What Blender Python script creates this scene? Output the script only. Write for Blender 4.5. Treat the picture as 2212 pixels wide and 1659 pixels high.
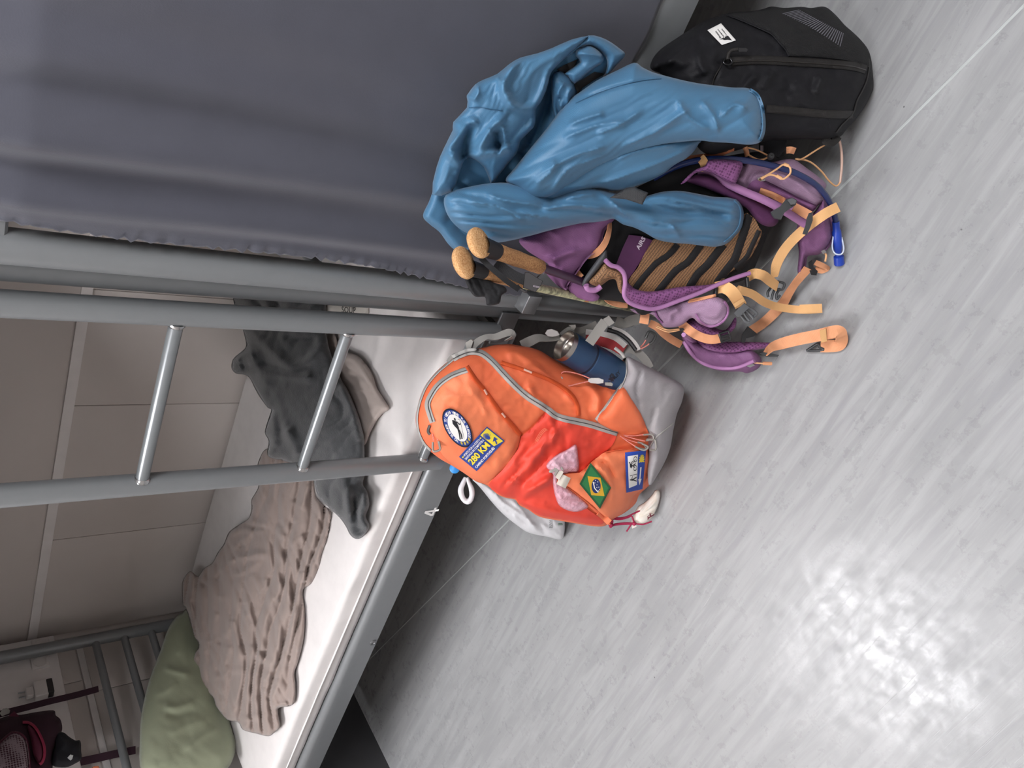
import bpy, bmesh, math, random
import numpy as np
from mathutils import Vector, Matrix
from mathutils.bvhtree import BVHTree
from mathutils.geometry import delaunay_2d_cdt

random.seed(7); np.random.seed(7)
scene = bpy.context.scene
for o in list(bpy.data.objects):
    bpy.data.objects.remove(o, do_unlink=True)
COL = scene.collection

# ------------------------------------------------------------------ camera (the phone was held sideways)
FPX, PITCH, YAW, CAMH = 1661.0, math.radians(40.8), math.radians(35.6), 1.5
CF = np.array([-math.sin(YAW) * math.cos(PITCH), math.cos(YAW) * math.cos(PITCH), -math.sin(PITCH)])
CR = np.array([math.cos(YAW), math.sin(YAW), 0.0])
CU = np.cross(CR, CF)
CC = np.array([0.0, 0.0, CAMH])
cam_data = bpy.data.cameras.new('camera')
cam_data.sensor_fit = 'HORIZONTAL'; cam_data.sensor_width = 36.0
cam_data.lens = FPX / 2212.0 * 36.0
cam_data.clip_start = 0.02
cam = bpy.data.objects.new('camera', cam_data)
COL.objects.link(cam)
m = Matrix.Identity(4)
for i in range(3):
    m[i][0] = -CU[i]; m[i][1] = CR[i]; m[i][2] = -CF[i]; m[i][3] = CC[i]
cam.matrix_world = m
scene.camera = cam

# ------------------------------------------------------------------ world, exposure
world = bpy.data.worlds.new('world'); scene.world = world
world.use_nodes = True
world.node_tree.nodes['Background'].inputs[0].default_value = (0.9, 0.95, 1.0, 1)
world.node_tree.nodes['Background'].inputs[1].default_value = 0.05
vs = scene.view_settings
vs.view_transform = 'Standard'; vs.look = 'None'; vs.gamma = 1.0; vs.use_curve_mapping = False
vs.exposure = 0.06
LAMP_STRENGTH = 33.0
CEIL = 2.55
# ceiling panels: centre x, centre y, size x, size y
PANELS = [(-2.10, 0.62, 0.5, 0.9), (0.60, 0.30, 0.68, 0.68), (-0.75, -0.22, 0.40, 0.40)]

# ------------------------------------------------------------------ pixel <-> place helpers
def ray(x, y):
    return CF * FPX + CR * (829.5 - y) + CU * (1106.0 - x)
def at_depth(x, y, d):
    return CC + ray(x, y) * (d / FPX)
def depth_on(x, y, ax, val):
    d = ray(x, y)
    return (val - CC[ax]) / d[ax] * FPX
def D_floor(x, y, z=0.0): return depth_on(x, y, 2, z)
def D_Y(x, y, Y): return depth_on(x, y, 1, Y)
def crop(x0, y0, s):
    def f(pts): return [(x0 + p[0] / s, y0 + p[1] / s) + tuple(p[2:]) for p in pts]
    return f
cA = crop(850, 680, 3.16); cB = crop(1100, 250, 2.765); cE = crop(900, 0, 2.212); cG = crop(1400, 0, 4.424)
cP = crop(0, 1330, 5.027); cH = crop(890, 740, 5.53); cI = crop(1120, 900, 6.144); cJ = crop(1120, 660, 6.144)
cK = crop(1480, 280, 6.144); cL = crop(1380, 540, 4.809); cM = crop(900, 940, 6.144); cN = crop(380, 980, 5.027)
cO = crop(300, 1290, 5.027); cQ = crop(900, 60, 4.424); cT = crop(1250, 380, 5.027); cV = crop(960, 470, 7.373)
cW = crop(480, 560, 3.687); cS = crop(0, 1480, 9.217)

# ------------------------------------------------------------------ materials
def lin(c):
    if isinstance(c, str):
        c = [int(c[i:i + 2], 16) / 255 for i in (0, 2, 4)]
    return tuple(((v / 12.92) if v <= 0.04045 else ((v + 0.055) / 1.055) ** 2.4) for v in c) + (1,)
MATS = {}
def mat(name, col, rough=0.6, metal=0.0, col2=None, nscale=20.0, mixamt=0.35, bump=0.0, bscale=400.0, weave=0.0, wscale=900.0,
        sheen=0.0, emit=0.0, trans=0.0, alpha=1.0, spec=0.5, rvar=0.0):
    if name in MATS: return MATS[name]
    mt = bpy.data.materials.new(name); mt.use_nodes = True
    nt = mt.node_tree; N = nt.nodes; L = nt.links
    b = N['Principled BSDF']
    b.inputs['Base Color'].default_value = lin(col)
    b.inputs['Roughness'].default_value = rough
    b.inputs['Metallic'].default_value = metal
    b.inputs['Specular IOR Level'].default_value = spec
    if sheen:
        b.inputs['Sheen Weight'].default_value = sheen; b.inputs['Sheen Roughness'].default_value = 0.5
    if emit:
        b.inputs['Emission Color'].default_value = lin(col); b.inputs['Emission Strength'].default_value = emit
    if trans: b.inputs['Transmission Weight'].default_value = trans
    if alpha < 1: b.inputs['Alpha'].default_value = alpha
    tc = N.new('ShaderNodeTexCoord')
    nz = N.new('ShaderNodeTexNoise'); nz.inputs['Scale'].default_value = nscale; nz.inputs['Detail'].default_value = 4
    L.new(tc.outputs['Object'], nz.inputs['Vector'])
    c2 = lin(col2) if col2 else tuple(v * 0.8 for v in lin(col)[:3]) + (1,)
    mx = N.new('ShaderNodeMix'); mx.data_type = 'RGBA'
    mx.inputs[6].default_value = lin(col); mx.inputs[7].default_value = c2
    rp = N.new('ShaderNodeMapRange'); rp.inputs[1].default_value = 0.35; rp.inputs[2].default_value = 0.7
    rp.inputs[4].default_value = mixamt if not col2 else 1.0
    L.new(nz.outputs['Fac'], rp.inputs[0]); L.new(rp.outputs[0], mx.inputs[0]); L.new(mx.outputs[2], b.inputs['Base Color'])
    if rvar:
        rr = N.new('ShaderNodeMapRange'); rr.inputs[3].default_value = rough - rvar; rr.inputs[4].default_value = rough + rvar
        L.new(nz.outputs['Fac'], rr.inputs[0]); L.new(rr.outputs[0], b.inputs['Roughness'])
    prev = None
    if bump:
        n2 = N.new('ShaderNodeTexNoise'); n2.inputs['Scale'].default_value = bscale; n2.inputs['Detail'].default_value = 3
        L.new(tc.outputs['Object'], n2.inputs['Vector'])
        bp = N.new('ShaderNodeBump'); bp.inputs['Strength'].default_value = bump; bp.inputs['Distance'].default_value = 0.002
        L.new(n2.outputs['Fac'], bp.inputs['Height']); prev = bp
    if weave:
        for ax in ('X', 'Z'):
            w = N.new('ShaderNodeTexWave'); w.bands_direction = ax; w.inputs['Scale'].default_value = wscale / 3.0
            w.inputs['Distortion'].default_value = 0.6
            L.new(tc.outputs['Object'], w.inputs['Vector'])
            bp = N.new('ShaderNodeBump'); bp.inputs['Strength'].default_value = weave; bp.inputs['Distance'].default_value = 0.001
            L.new(w.outputs['Fac'], bp.inputs['Height'])
            if prev: L.new(prev.outputs[0], bp.inputs['Normal'])
            prev = bp
    if prev: L.new(prev.outputs[0], b.inputs['Normal'])
    MATS[name] = mt
    return mt

def mesh_mat(name, ca, cb, scale, rough=0.7):
    """a net: threads of one colour over dark holes"""
    if name in MATS: return MATS[name]
    mt = bpy.data.materials.new(name); mt.use_nodes = True
    nt = mt.node_tree; N = nt.nodes; L = nt.links
    b = N['Principled BSDF']; b.inputs['Roughness'].default_value = rough
    tc = N.new('ShaderNodeTexCoord')
    vo = N.new('ShaderNodeTexVoronoi'); vo.inputs['Scale'].default_value = scale; vo.inputs['Randomness'].default_value = 0.15
    L.new(tc.outputs['Object'], vo.inputs['Vector'])
    rp = N.new('ShaderNodeMapRange'); rp.inputs[1].default_value = 0.32; rp.inputs[2].default_value = 0.5
    L.new(vo.outputs['Distance'], rp.inputs[0])
    mx = N.new('ShaderNodeMix'); mx.data_type = 'RGBA'
    mx.inputs[6].default_value = lin(cb); mx.inputs[7].default_value = lin(ca)
    L.new(rp.outputs[0], mx.inputs[0]); L.new(mx.outputs[2], b.inputs['Base Color'])
    bp = N.new('ShaderNodeBump'); bp.inputs['Strength'].default_value = 0.6; bp.inputs['Distance'].default_value = 0.001
    L.new(vo.outputs['Distance'], bp.inputs['Height']); L.new(bp.outputs[0], b.inputs['Normal'])
    MATS[name] = mt
    return mt

def floor_mat():
    mt = bpy.data.materials.new('vinyl_floor'); mt.use_nodes = True
    nt = mt.node_tree; N = nt.nodes; L = nt.links
    b = N['Principled BSDF']
    tc = N.new('ShaderNodeTexCoord')
    mp = N.new('ShaderNodeMapping'); mp.inputs['Rotation'].default_value = (0, 0, math.radians(18))
    mp.inputs['Scale'].default_value = (1.3, 15, 1)
    L.new(tc.outputs['Object'], mp.inputs['Vector'])
    n1 = N.new('ShaderNodeTexNoise'); n1.inputs['Scale'].default_value = 3.2; n1.inputs['Detail'].default_value = 8; n1.inputs['Roughness'].default_value = 0.62
    n1.inputs['Distortion'].default_value = 0.5
    L.new(mp.outputs[0], n1.inputs['Vector'])
    cr = N.new('ShaderNodeValToRGB')
    e = cr.color_ramp.elements
    e[0].position = 0.30; e[0].color = lin('909193'); e[1].position = 0.75; e[1].color = lin('a6a7a8')
    e.new(0.46).color = lin('969798'); e.new(0.54).color = lin('9c9d9e')
    L.new(n1.outputs['Fac'], cr.inputs[0])
    # dark scuff flecks along the grain
    mp2 = N.new('ShaderNodeMapping'); mp2.inputs['Rotation'].default_value = (0, 0, math.radians(21)); mp2.inputs['Scale'].default_value = (5, 45, 1)
    L.new(tc.outputs['Object'], mp2.inputs['Vector'])
    n2 = N.new('ShaderNodeTexNoise'); n2.inputs['Scale'].default_value = 2.3; n2.inputs['Detail'].default_value = 3
    L.new(mp2.outputs[0], n2.inputs['Vector'])
    r2 = N.new('ShaderNodeMapRange'); r2.inputs[1].default_value = 0.735; r2.inputs[2].default_value = 0.80; r2.inputs[4].default_value = 0.55
    L.new(n2.outputs['Fac'], r2.inputs[0])
    mx = N.new('ShaderNodeMix'); mx.data_type = 'RGBA'; mx.inputs[7].default_value = lin('666669')
    L.new(r2.outputs[0], mx.inputs[0]); L.new(cr.outputs[0], mx.inputs[6])
    # specks of dust
    vo = N.new('ShaderNodeTexVoronoi'); vo.inputs['Scale'].default_value = 9; L.new(tc.outputs['Object'], vo.inputs['Vector'])
    r3 = N.new('ShaderNodeMapRange'); r3.inputs[1].default_value = 0.012; r3.inputs[2].default_value = 0.02; r3.inputs[3].default_value = 0.8; r3.inputs[4].default_value = 0
    L.new(vo.outputs['Distance'], r3.inputs[0])
    mx2 = N.new('ShaderNodeMix'); mx2.data_type = 'RGBA'; mx2.inputs[7].default_value = lin('4a4a4a')
    L.new(r3.outputs[0], mx2.inputs[0]); L.new(mx.outputs[2], mx2.inputs[6])
    L.new(mx2.outputs[2], b.inputs['Base Color'])
    # worn gloss: patchy, crossed with fine scratches
    n4 = N.new('ShaderNodeTexNoise'); n4.inputs['Scale'].default_value = 28; n4.inputs['Detail'].default_value = 9; n4.inputs['Roughness'].default_value = 0.7
    L.new(tc.outputs['Object'], n4.inputs['Vector'])
    rg = N.new('ShaderNodeMapRange'); rg.inputs[1].default_value = 0.35; rg.inputs[2].default_value = 0.65; rg.inputs[3].default_value = 0.22; rg.inputs[4].default_value = 0.44
    L.new(n4.outputs['Fac'], rg.inputs[0]); L.new(rg.outputs[0], b.inputs['Roughness'])
    hs = []
    for k, (rot, sx, sy) in enumerate(((20, 3, 260), (75, 4, 300), (-38, 3, 240))):
        m3 = N.new('ShaderNodeMapping'); m3.inputs['Rotation'].default_value = (0, 0, math.radians(rot)); m3.inputs['Scale'].default_value = (sx, sy, 1)
        L.new(tc.outputs['Object'], m3.inputs['Vector'])
        n3 = N.new('ShaderNodeTexNoise'); n3.inputs['Scale'].default_value = 1.0; n3.inputs['Detail'].default_value = 2; n3.inputs['Distortion'].default_value = 1.2
        L.new(m3.outputs[0], n3.inputs['Vector'])
        q = N.new('ShaderNodeMapRange'); q.inputs[1].default_value = 0.66; q.inputs[2].default_value = 0.72
        L.new(n3.outputs['Fac'], q.inputs[0]); hs.append(q)
    ad = N.new('ShaderNodeMath'); ad.operation = 'ADD'; L.new(hs[0].outputs[0], ad.inputs[0]); L.new(hs[1].outputs[0], ad.inputs[1])
    ad2 = N.new('ShaderNodeMath'); ad2.operation = 'ADD'; L.new(ad.outputs[0], ad2.inputs[0]); L.new(hs[2].outputs[0], ad2.inputs[1])
    ad3 = N.new('ShaderNodeMath'); ad3.operation = 'ADD'; L.new(ad2.outputs[0], ad3.inputs[0]); L.new(n4.outputs['Fac'], ad3.inputs[1])
    bp = N.new('ShaderNodeBump'); bp.inputs['Strength'].default_value = 0.10; bp.inputs['Distance'].default_value = 0.001; bp.invert = True
    L.new(ad3.outputs[0], bp.inputs['Height']); L.new(bp.outputs[0], b.inputs['Normal'])
    return mt

# ------------------------------------------------------------------ object helpers
def tag(o, label=None, cat=None, group=None, kind=None):
    if label: o['label'] = label
    if cat: o['category'] = cat
    if group: o['group'] = group
    if kind: o['kind'] = kind
    return o
def empty(name, loc):
    o = bpy.data.objects.new(name, None); COL.objects.link(o)
    o.location = loc; o.empty_display_size = 0.05
    return o
def wloc(o):
    p = Vector((0, 0, 0))
    while o is not None:
        p += Vector(o.location); o = o.parent
    return p
SURF = {}
def mk(name, verts, faces, material, parent=None, smooth=True, origin=None):
    """world-space verts -> one mesh object"""
    V = np.array([tuple(v) for v in verts], dtype=float)
    if parent is not None: org = np.array(wloc(parent))
    else:
        org = np.array(origin) if origin is not None else np.array([V[:, 0].mean(), V[:, 1].mean(), V[:, 2].min()])
    me = bpy.data.meshes.new(name)
    me.from_pydata((V - org).tolist(), [], [list(f) for f in faces])
    me.validate(); me.update()
    bm = bmesh.new(); bm.from_mesh(me)
    bmesh.ops.recalc_face_normals(bm, faces=bm.faces); bm.to_mesh(me); bm.free()
    if smooth:
        me.polygons.foreach_set('use_smooth', [True] * len(me.polygons))
    me.materials.append(material)
    o = bpy.data.objects.new(name, me); COL.objects.link(o)
    if parent is not None: o.parent = parent
    else: o.location = org
    SURF[o.name] = (V, [list(f) for f in faces])
    return o
def autosmooth(o, ang=35):
    me = o.data; bm = bmesh.new(); bm.from_mesh(me)
    for e in bm.edges:
        e.smooth = not (len(e.link_faces) == 2 and e.calc_face_angle(0) > math.radians(ang))
    bm.to_mesh(me); bm.free()
    return o
def box(name, lo, hi, material, parent=None, bev=0.0, kind=None):
    bm = bmesh.new()
    bmesh.ops.create_cube(bm, size=1.0)
    for v in bm.verts:
        v.co = Vector([lo[i] + (v.co[i] + 0.5) * (hi[i] - lo[i]) for i in range(3)])
    if bev: bmesh.ops.bevel(bm, geom=bm.edges[:], offset=bev, segments=3, affect='EDGES', profile=0.5)
    V = [tuple(v.co) for v in bm.verts]; bm.verts.index_update()
    Fc = [[v.index for v in f.verts] for f in bm.faces]; bm.free()
    o = mk(name, V, Fc, material, parent, smooth=bool(bev))
    if bev: autosmooth(o, 50)
    if kind: o['kind'] = kind
    return o
def catmull(pts, n=8, closed=False):
    P = [np.array(p, dtype=float) for p in pts]; out = []
    L_ = len(P); rng = range(L_ if closed else L_ - 1)
    for i in rng:
        if closed: p0, p1, p2, p3 = P[i - 1], P[i], P[(i + 1) % L_], P[(i + 2) % L_]
        else: p0, p1, p2, p3 = P[max(i - 1, 0)], P[i], P[i + 1], P[min(i + 2, L_ - 1)]
        for k in range(n):
            t = k / n
            out.append(0.5 * ((2 * p1) + (-p0 + p2) * t + (2 * p0 - 5 * p1 + 4 * p2 - p3) * t * t + (-p0 + 3 * p1 - 3 * p2 + p3) * t ** 3))
    if not closed: out.append(P[-1])
    return out
def tube(name, pts, r, material, parent=None, n=10, sub=6, smooth_path=True, caps=True, radii=None):
    """round tube through world points"""
    P = catmull(pts, sub) if smooth_path and len(pts) > 2 else [np.array(p, dtype=float) for p in pts]
    m_ = len(P); V = []; Fc = []
    prevn = None
    for i in range(m_):
        t = P[min(i + 1, m_ - 1)] - P[max(i - 1, 0)]; t /= (np.linalg.norm(t) + 1e-12)
        if prevn is None:
            a = np.array([0, 0, 1.0]) if abs(t[2]) < 0.9 else np.array([1.0, 0, 0])
        else: a = prevn
        nn = a - t * (a @ t); nn /= (np.linalg.norm(nn) + 1e-12); prevn = nn
        bb = np.cross(t, nn)
        rr = r if radii is None else float(np.interp(i / max(m_ - 1, 1), np.linspace(0, 1, len(radii)), radii))
        for k in range(n):
            a_ = 2 * math.pi * k / n
            V.append(P[i] + nn * (rr * math.cos(a_)) + bb * (rr * math.sin(a_)))
    for i in range(m_ - 1):
        for k in range(n):
            k2 = (k + 1) % n
            Fc.append([i * n + k, i * n + k2, (i + 1) * n + k2, (i + 1) * n + k])
    if caps:
        Fc.append(list(range(n))[::-1]); Fc.append([(m_ - 1) * n + k for k in range(n)])
    o = mk(name, V, Fc, material, parent)
    if caps: autosmooth(o, 60)
    return o
def P3(p):
    """(px, py, depth) or (px, py, 'f', z) or (px, py, 'Y', v)"""
    if len(p) == 4:
        return at_depth(p[0], p[1], D_floor(p[0], p[1], p[3]) if p[2] == 'f' else D_Y(p[0], p[1], p[3]))
    return at_depth(*p)
def ptube(name, pts, r, material, parent=None, **k):
    return tube(name, [P3(p) for p in pts], r, material, parent, **k)
def strap(name, pts, width, material, parent=None, th=0.0016, twist=None, sub=8):
    """webbing through (px,py,depth) points; faces the viewer unless twisted (degrees per point)"""
    P = catmull([P3(p) for p in pts], sub)
    m_ = len(P)
    tw = np.zeros(m_) if twist is None else np.interp(np.linspace(0, 1, m_), np.linspace(0, 1, len(twist)), twist)
    V = []; Fc = []
    for i in range(m_):
        t = P[min(i + 1, m_ - 1)] - P[max(i - 1, 0)]; t /= np.linalg.norm(t) + 1e-12
        view = CC - P[i]; view /= np.linalg.norm(view)
        w = np.cross(t, view); w /= np.linalg.norm(w) + 1e-12
        nn = np.cross(w, t)
        a = math.radians(tw[i])
        w2 = w * math.cos(a) + nn * math.sin(a); n2 = nn * math.cos(a) - w * math.sin(a)
        h = width / 2
        for (s, q) in ((-h, -th / 2), (-h, th / 2), (h, th / 2), (h, -th / 2)):
            V.append(P[i] + w2 * s + n2 * q)
    for i in range(m_ - 1):
        for k in range(4):
            k2 = (k + 1) % 4
            Fc.append([i * 4 + k, i * 4 + k2, (i + 1) * 4 + k2, (i + 1) * 4 + k])
    Fc.append([0, 1, 2, 3]); Fc.append([(m_ - 1) * 4 + k for k in (3, 2, 1, 0)])
    o = mk(name, V, Fc, material, parent)
    autosmooth(o, 50)
    return o
# --- noise
def _hash(ix, iy, s):
    h = (ix.astype(np.int64) * 374761393 + iy.astype(np.int64) * 668265263 + s * 1442695041) & 0x7fffffff
    h = (h ^ (h >> 13)) * 1274126177 & 0x7fffffff
    return ((h ^ (h >> 16)) & 0xffff) / 65535.0
def noise2(x, y, s=0):
    ix = np.floor(x); iy = np.floor(y); fx = x - ix; fy = y - iy
    fx = fx * fx * (3 - 2 * fx); fy = fy * fy * (3 - 2 * fy)
    a = _hash(ix, iy, s); b = _hash(ix + 1, iy, s); c = _hash(ix, iy + 1, s); d = _hash(ix + 1, iy + 1, s)
    return (a + (b - a) * fx) * (1 - fy) + (c + (d - c) * fx) * fy
def fbm(x, y, s=0, o=3):
    v = 0; a = 0.5
    for k in range(o):
        v = v + a * (noise2(x * 2 ** k, y * 2 ** k, s + k) - 0.5); a *= 0.5
    return v
def seg_dist(P, poly, closed=False):
    """distance from points to a polyline, and the running parameter of the nearest spot"""
    Q = np.array(poly, dtype=float)[:, :2]
    A = Q if closed else Q[:-1]; B = np.roll(Q, -1, 0) if closed else Q[1:]
    best = np.full(len(P), 1e9); par = np.zeros(len(P)); n_ = len(A); side = np.zeros(len(P))
    for i in range(n_):
        ab = B[i] - A[i]; l2 = ab @ ab + 1e-9
        t = np.clip(((P - A[i]) @ ab) / l2, 0, 1)
        dv = P - (A[i] + t[:, None] * ab)
        d = np.hypot(dv[:, 0], dv[:, 1])
        k = d < best
        best[k] = d[k]; par[k] = (i + t[k]) / n_
        side[k] = np.sign(ab[0] * dv[k, 1] - ab[1] * dv[k, 0])
    return best, par, side
def inside(P, poly):
    Q = np.array(poly, dtype=float); x = P[:, 0]; y = P[:, 1]
    c = np.zeros(len(P), bool); j = len(Q) - 1
    for i in range(len(Q)):
        xi, yi = Q[i][:2]; xj, yj = Q[j][:2]
        k = ((yi > y) != (yj > y)) & (x < (xj - xi) * (y - yi) / (yj - yi + 1e-12) + xi)
        c ^= k; j = i
    return c
def resample(poly, step, closed=True):
    Q = [np.array(p[:2], dtype=float) for p in poly]
    if closed: Q = Q + [Q[0]]
    out = []
    for a, b in zip(Q[:-1], Q[1:]):
        k = max(1, int(round(np.linalg.norm(b - a) / step)))
        for i in range(k): out.append(a + (b - a) * i / k)
    if not closed: out.append(Q[-1])
    return out
def tri_fill(outline, step):
    B = outline; nb = len(B)
    Q = np.array(B); lo = Q.min(0); hi = Q.max(0)
    xs = np.arange(lo[0], hi[0], step); ys = np.arange(lo[1], hi[1], step * 0.87)
    G = np.array([(x + (0.5 * step if j % 2 else 0), y) for j, y in enumerate(ys) for x in xs])
    if len(G):
        G = G[inside(G, B)]
    if len(G):
        d, _, _ = seg_dist(G, B, True); G = G[d > step * 0.55]
    allp = [Vector((float(p[0]), float(p[1]))) for p in B] + [Vector((float(p[0]), float(p[1]))) for p in G]
    edges = [(i, (i + 1) % nb) for i in range(nb)]
    r = delaunay_2d_cdt(allp, edges, [], 1, 1e-6)
    return np.array([(v.x, v.y) for v in r[0]]), [list(f) for f in r[2]]
def plane_fit(ctrl):
    """depth over the picture for a plane through (px,py,depth) points: 1/depth is affine"""
    A = np.array([(c[0] / 1000.0, c[1] / 1000.0, 1.0) for c in ctrl]); b = np.array([1.0 / c[2] for c in ctrl])
    if len(ctrl) == 1: k = np.array([0, 0, b[0]])
    else: k = np.linalg.lstsq(A, b, rcond=None)[0]
    return lambda x, y: 1.0 / (k[0] * x / 1000.0 + k[1] * y / 1000.0 + k[2])
def fold_sum(P, folds):
    h = np.zeros(len(P))
    for fo in folds:
        poly, amp, wid = fo[0], fo[1], fo[2]; mode = fo[3] if len(fo) > 3 else 'g'
        pl = catmull([p[:2] for p in poly], 5) if len(poly) > 2 else [np.array(p[:2], float) for p in poly]
        d, t, sd = seg_dist(P, pl)
        tap = np.clip(np.minimum(t, 1 - t) * 5 + 0.15, 0, 1)
        if mode == 'g': h += amp * tap * np.exp(-(d / wid) ** 2)
        elif mode == 'e': h += amp * tap * np.exp(-d / wid)
        elif mode == 's':     # a step: one side stands proud and falls off softly
            h += amp * tap * np.where(sd > 0, np.exp(-(d / (wid * 3.0)) ** 2), np.exp(-(d / (wid * 0.5)) ** 2))
        elif mode == 'S':
            h += amp * tap * np.where(sd < 0, np.exp(-(d / (wid * 3.0)) ** 2), np.exp(-(d / (wid * 0.5)) ** 2))
    return h
def relief(name, outline, ctrl, material, parent=None, T=0.05, R=40.0, Tb=0.03, step=6.0, folds=(), noise=None, smooth_out=4, lim=None, extra=None, origin=None, power=0.5, mound=None):
    """a soft solid: an outline with its own distance, swelling to the front and to the back"""
    out = catmull([p[:2] for p in outline], smooth_out, True) if smooth_out else outline
    out = resample(out, step)
    P, F_ = tri_fill(out, step)
    d, _, _ = seg_dist(P, out, True)
    rim = d < 1e-3
    t = np.clip(d / R, 0, 1); prof = (1 - (1 - t) ** 2) ** power
    f0 = plane_fit(ctrl) if not callable(ctrl) else ctrl
    D0 = f0(P[:, 0], P[:, 1])
    h = T * prof
    edge = np.clip(d / (0.35 * R + 3), 0, 1)
    if folds: h = h + fold_sum(P, folds) * edge
    if noise:
        for nz_ in noise:
            amp, sx, sy, ang, sd = nz_[:5]
            c, s = math.cos(ang), math.sin(ang)
            u = (P[:, 0] * c + P[:, 1] * s) / sx; v = (-P[:, 0] * s + P[:, 1] * c) / sy
            if len(nz_) > 5 and nz_[5] == 'b':      # long soft folds with pinched valleys
                w_ = 1.5 * fbm(u * 0.35 + 3, v * 0.9, sd + 4, 2) * 2 + 0.5 * fbm(u * 0.9, v * 2.2, sd + 6, 2) * 2
                n1 = np.abs(np.sin(math.pi * (u + w_)))
                mk_ = np.clip((noise2(u * 0.33 + 11, v * 0.8 + 5, sd + 8) - 0.22) * 2.2, 0.12, 1.0)
                h = h + amp * (n1 ** 0.8 - 0.62) * mk_ * edge
            elif len(nz_) > 5:      # sharp creases
                w_ = noise2(u * 0.6 + 7, v * 0.8, sd + 3) * 1.6
                n1 = 1 - np.abs(2 * noise2(u + w_, v, sd) - 1); n2 = 1 - np.abs(2 * noise2(u * 1.9 + 5, v * 1.6 + w_, sd + 1) - 1)
                h = h + amp * (n1 ** 2.2 - 0.35 + 0.5 * (n2 ** 2.2 - 0.35)) * edge
            else: h = h + amp * fbm(u + 1.3 * fbm(v * 1.7, u * 1.1, sd + 9, 2), v, sd) * edge * 2
    if mound: h = h + mound[0] * (1 - (1 - np.clip(d / mound[1], 0, 1)) ** 2)
    if extra is not None: h = h + extra(P[:, 0], P[:, 1]) * edge
    Df = D0 - h; Db = D0 + Tb * prof
    V = [at_depth(P[i, 0], P[i, 1], Df[i]) for i in range(len(P))]
    Fc = [f[:] for f in F_]
    n0 = len(P); idx = {}
    for i in range(n0):
        if rim[i]: idx[i] = i
        else:
            idx[i] = len(V); V.append(at_depth(P[i, 0], P[i, 1], Db[i]))
    Fc += [[idx[k] for k in f][::-1] for f in F_]
    V = np.array(V)
    if lim:
        for (ax, lo, hi) in lim: V[:, ax] = np.clip(V[:, ax], lo, hi)
    return mk(name, V, Fc, material, parent, origin=origin)
class Surf:
    """lets trims be laid on a built surface"""
    def __init__(self, *objs):
        V = []; Fc = []
        for o in objs:
            v, f = SURF[o.name]; k = len(V)
            V += [tuple(p) for p in v]; Fc += [[i + k for i in q] for q in f]
        self.b = BVHTree.FromPolygons(V, Fc)
        self.last = 1.4
    def D(self, x, y):
        r = ray(x, y); d = Vector(r).normalized()
        hit = self.b.ray_cast(Vector(CC), d)
        if hit[0] is None: return self.last
        self.last = float((np.array(hit[0]) - CC) @ CF)
        return self.last
    def pt(self, x, y, lift=0.0):
        return at_depth(x, y, self.D(x, y) - lift)
def ribbon_on(name, S, pts, wpx, material, parent=None, lift=0.003, step=6.0, smooth_path=True, sink=0.001):
    """tape sewn onto a surface, wpx wide in picture units"""
    pl = catmull([p[:2] for p in pts], 6) if smooth_path and len(pts) > 2 else [np.array(p[:2], float) for p in pts]
    pl = resample(pl, step, False)
    V = []; Fc = []; m_ = len(pl); h = wpx / 2.0
    for i in range(m_):
        t = pl[min(i + 1, m_ - 1)] - pl[max(i - 1, 0)]; t = t / (np.linalg.norm(t) + 1e-9); nn = np.array([-t[1], t[0]])
        for (o_, l_) in ((-h, -sink), (-h * 0.86, lift), (0, lift * 1.15), (h * 0.86, lift), (h, -sink)):
            q = pl[i] + nn * o_
            V.append(S.pt(q[0], q[1], l_))
    for i in range(m_ - 1):
        for k in range(4):
            Fc.append([i * 5 + k, i * 5 + k + 1, (i + 1) * 5 + k + 1, (i + 1) * 5 + k])
    return mk(name, V, Fc, material, parent)
def patch_on(name, S, outline, material, parent=None, lift=0.004, step=6.0, smooth_out=0, bulge=0.0, R=20.0, folds=(), noise=None, flat=False):
    """a panel lying on a surface, with a skirt down to it"""
    out = catmull([p[:2] for p in outline], smooth_out, True) if smooth_out else [np.array(p[:2], float) for p in outline]
    out = resample(out, step)
    P, F_ = tri_fill(out, step)
    d, _, _ = seg_dist(P, out, True); rim = d < 1e-3
    t = np.clip(d / R, 0, 1); pr = np.sqrt(1 - (1 - t) ** 2)
    h = lift + bulge * pr
    edge = np.clip(d / (0.5 * R), 0, 1)
    if folds: h = h + fold_sum(P, folds) * edge
    if noise:
        for (amp, sx, sy, ang, sd) in noise:
            c, s = math.cos(ang), math.sin(ang)
            h = h + amp * 2 * fbm((P[:, 0] * c + P[:, 1] * s) / sx, (-P[:, 0] * s + P[:, 1] * c) / sy, sd) * edge
    Dd = np.array([S.D(p[0], p[1]) for p in P])
    if flat:        # stiff badge: follows the bulge of the cloth, not its wrinkles
        X = (P - P.mean(0)) / 50.0
        A = np.stack([np.ones(len(P)), X[:, 0], X[:, 1], X[:, 0] ** 2, X[:, 1] ** 2, X[:, 0] * X[:, 1]], 1)
        fit = A @ np.linalg.lstsq(A, Dd, rcond=None)[0]
        Dd = fit + np.percentile(Dd - fit, 12)
    V = [at_depth(P[i, 0], P[i, 1], Dd[i] - h[i]) for i in range(len(P))]
    Fc = [f[:] for f in F_]; idx = {}
    for i in range(len(P)):
        idx[i] = len(V); V.append(at_depth(P[i, 0], P[i, 1], Dd[i] + 0.0015))
    ec = {}
    for f in F_:
        for a, b in zip(f, f[1:] + f[:1]):
            ec[(a, b)] = 1
    for (a, b) in list(ec):
        if (b, a) not in ec: Fc.append([b, a, idx[a], idx[b]])
    Fc += [[idx[k] for k in f][::-1] for f in F_]
    o = mk(name, V, Fc, material, parent)
    return autosmooth(o, 55)
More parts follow.
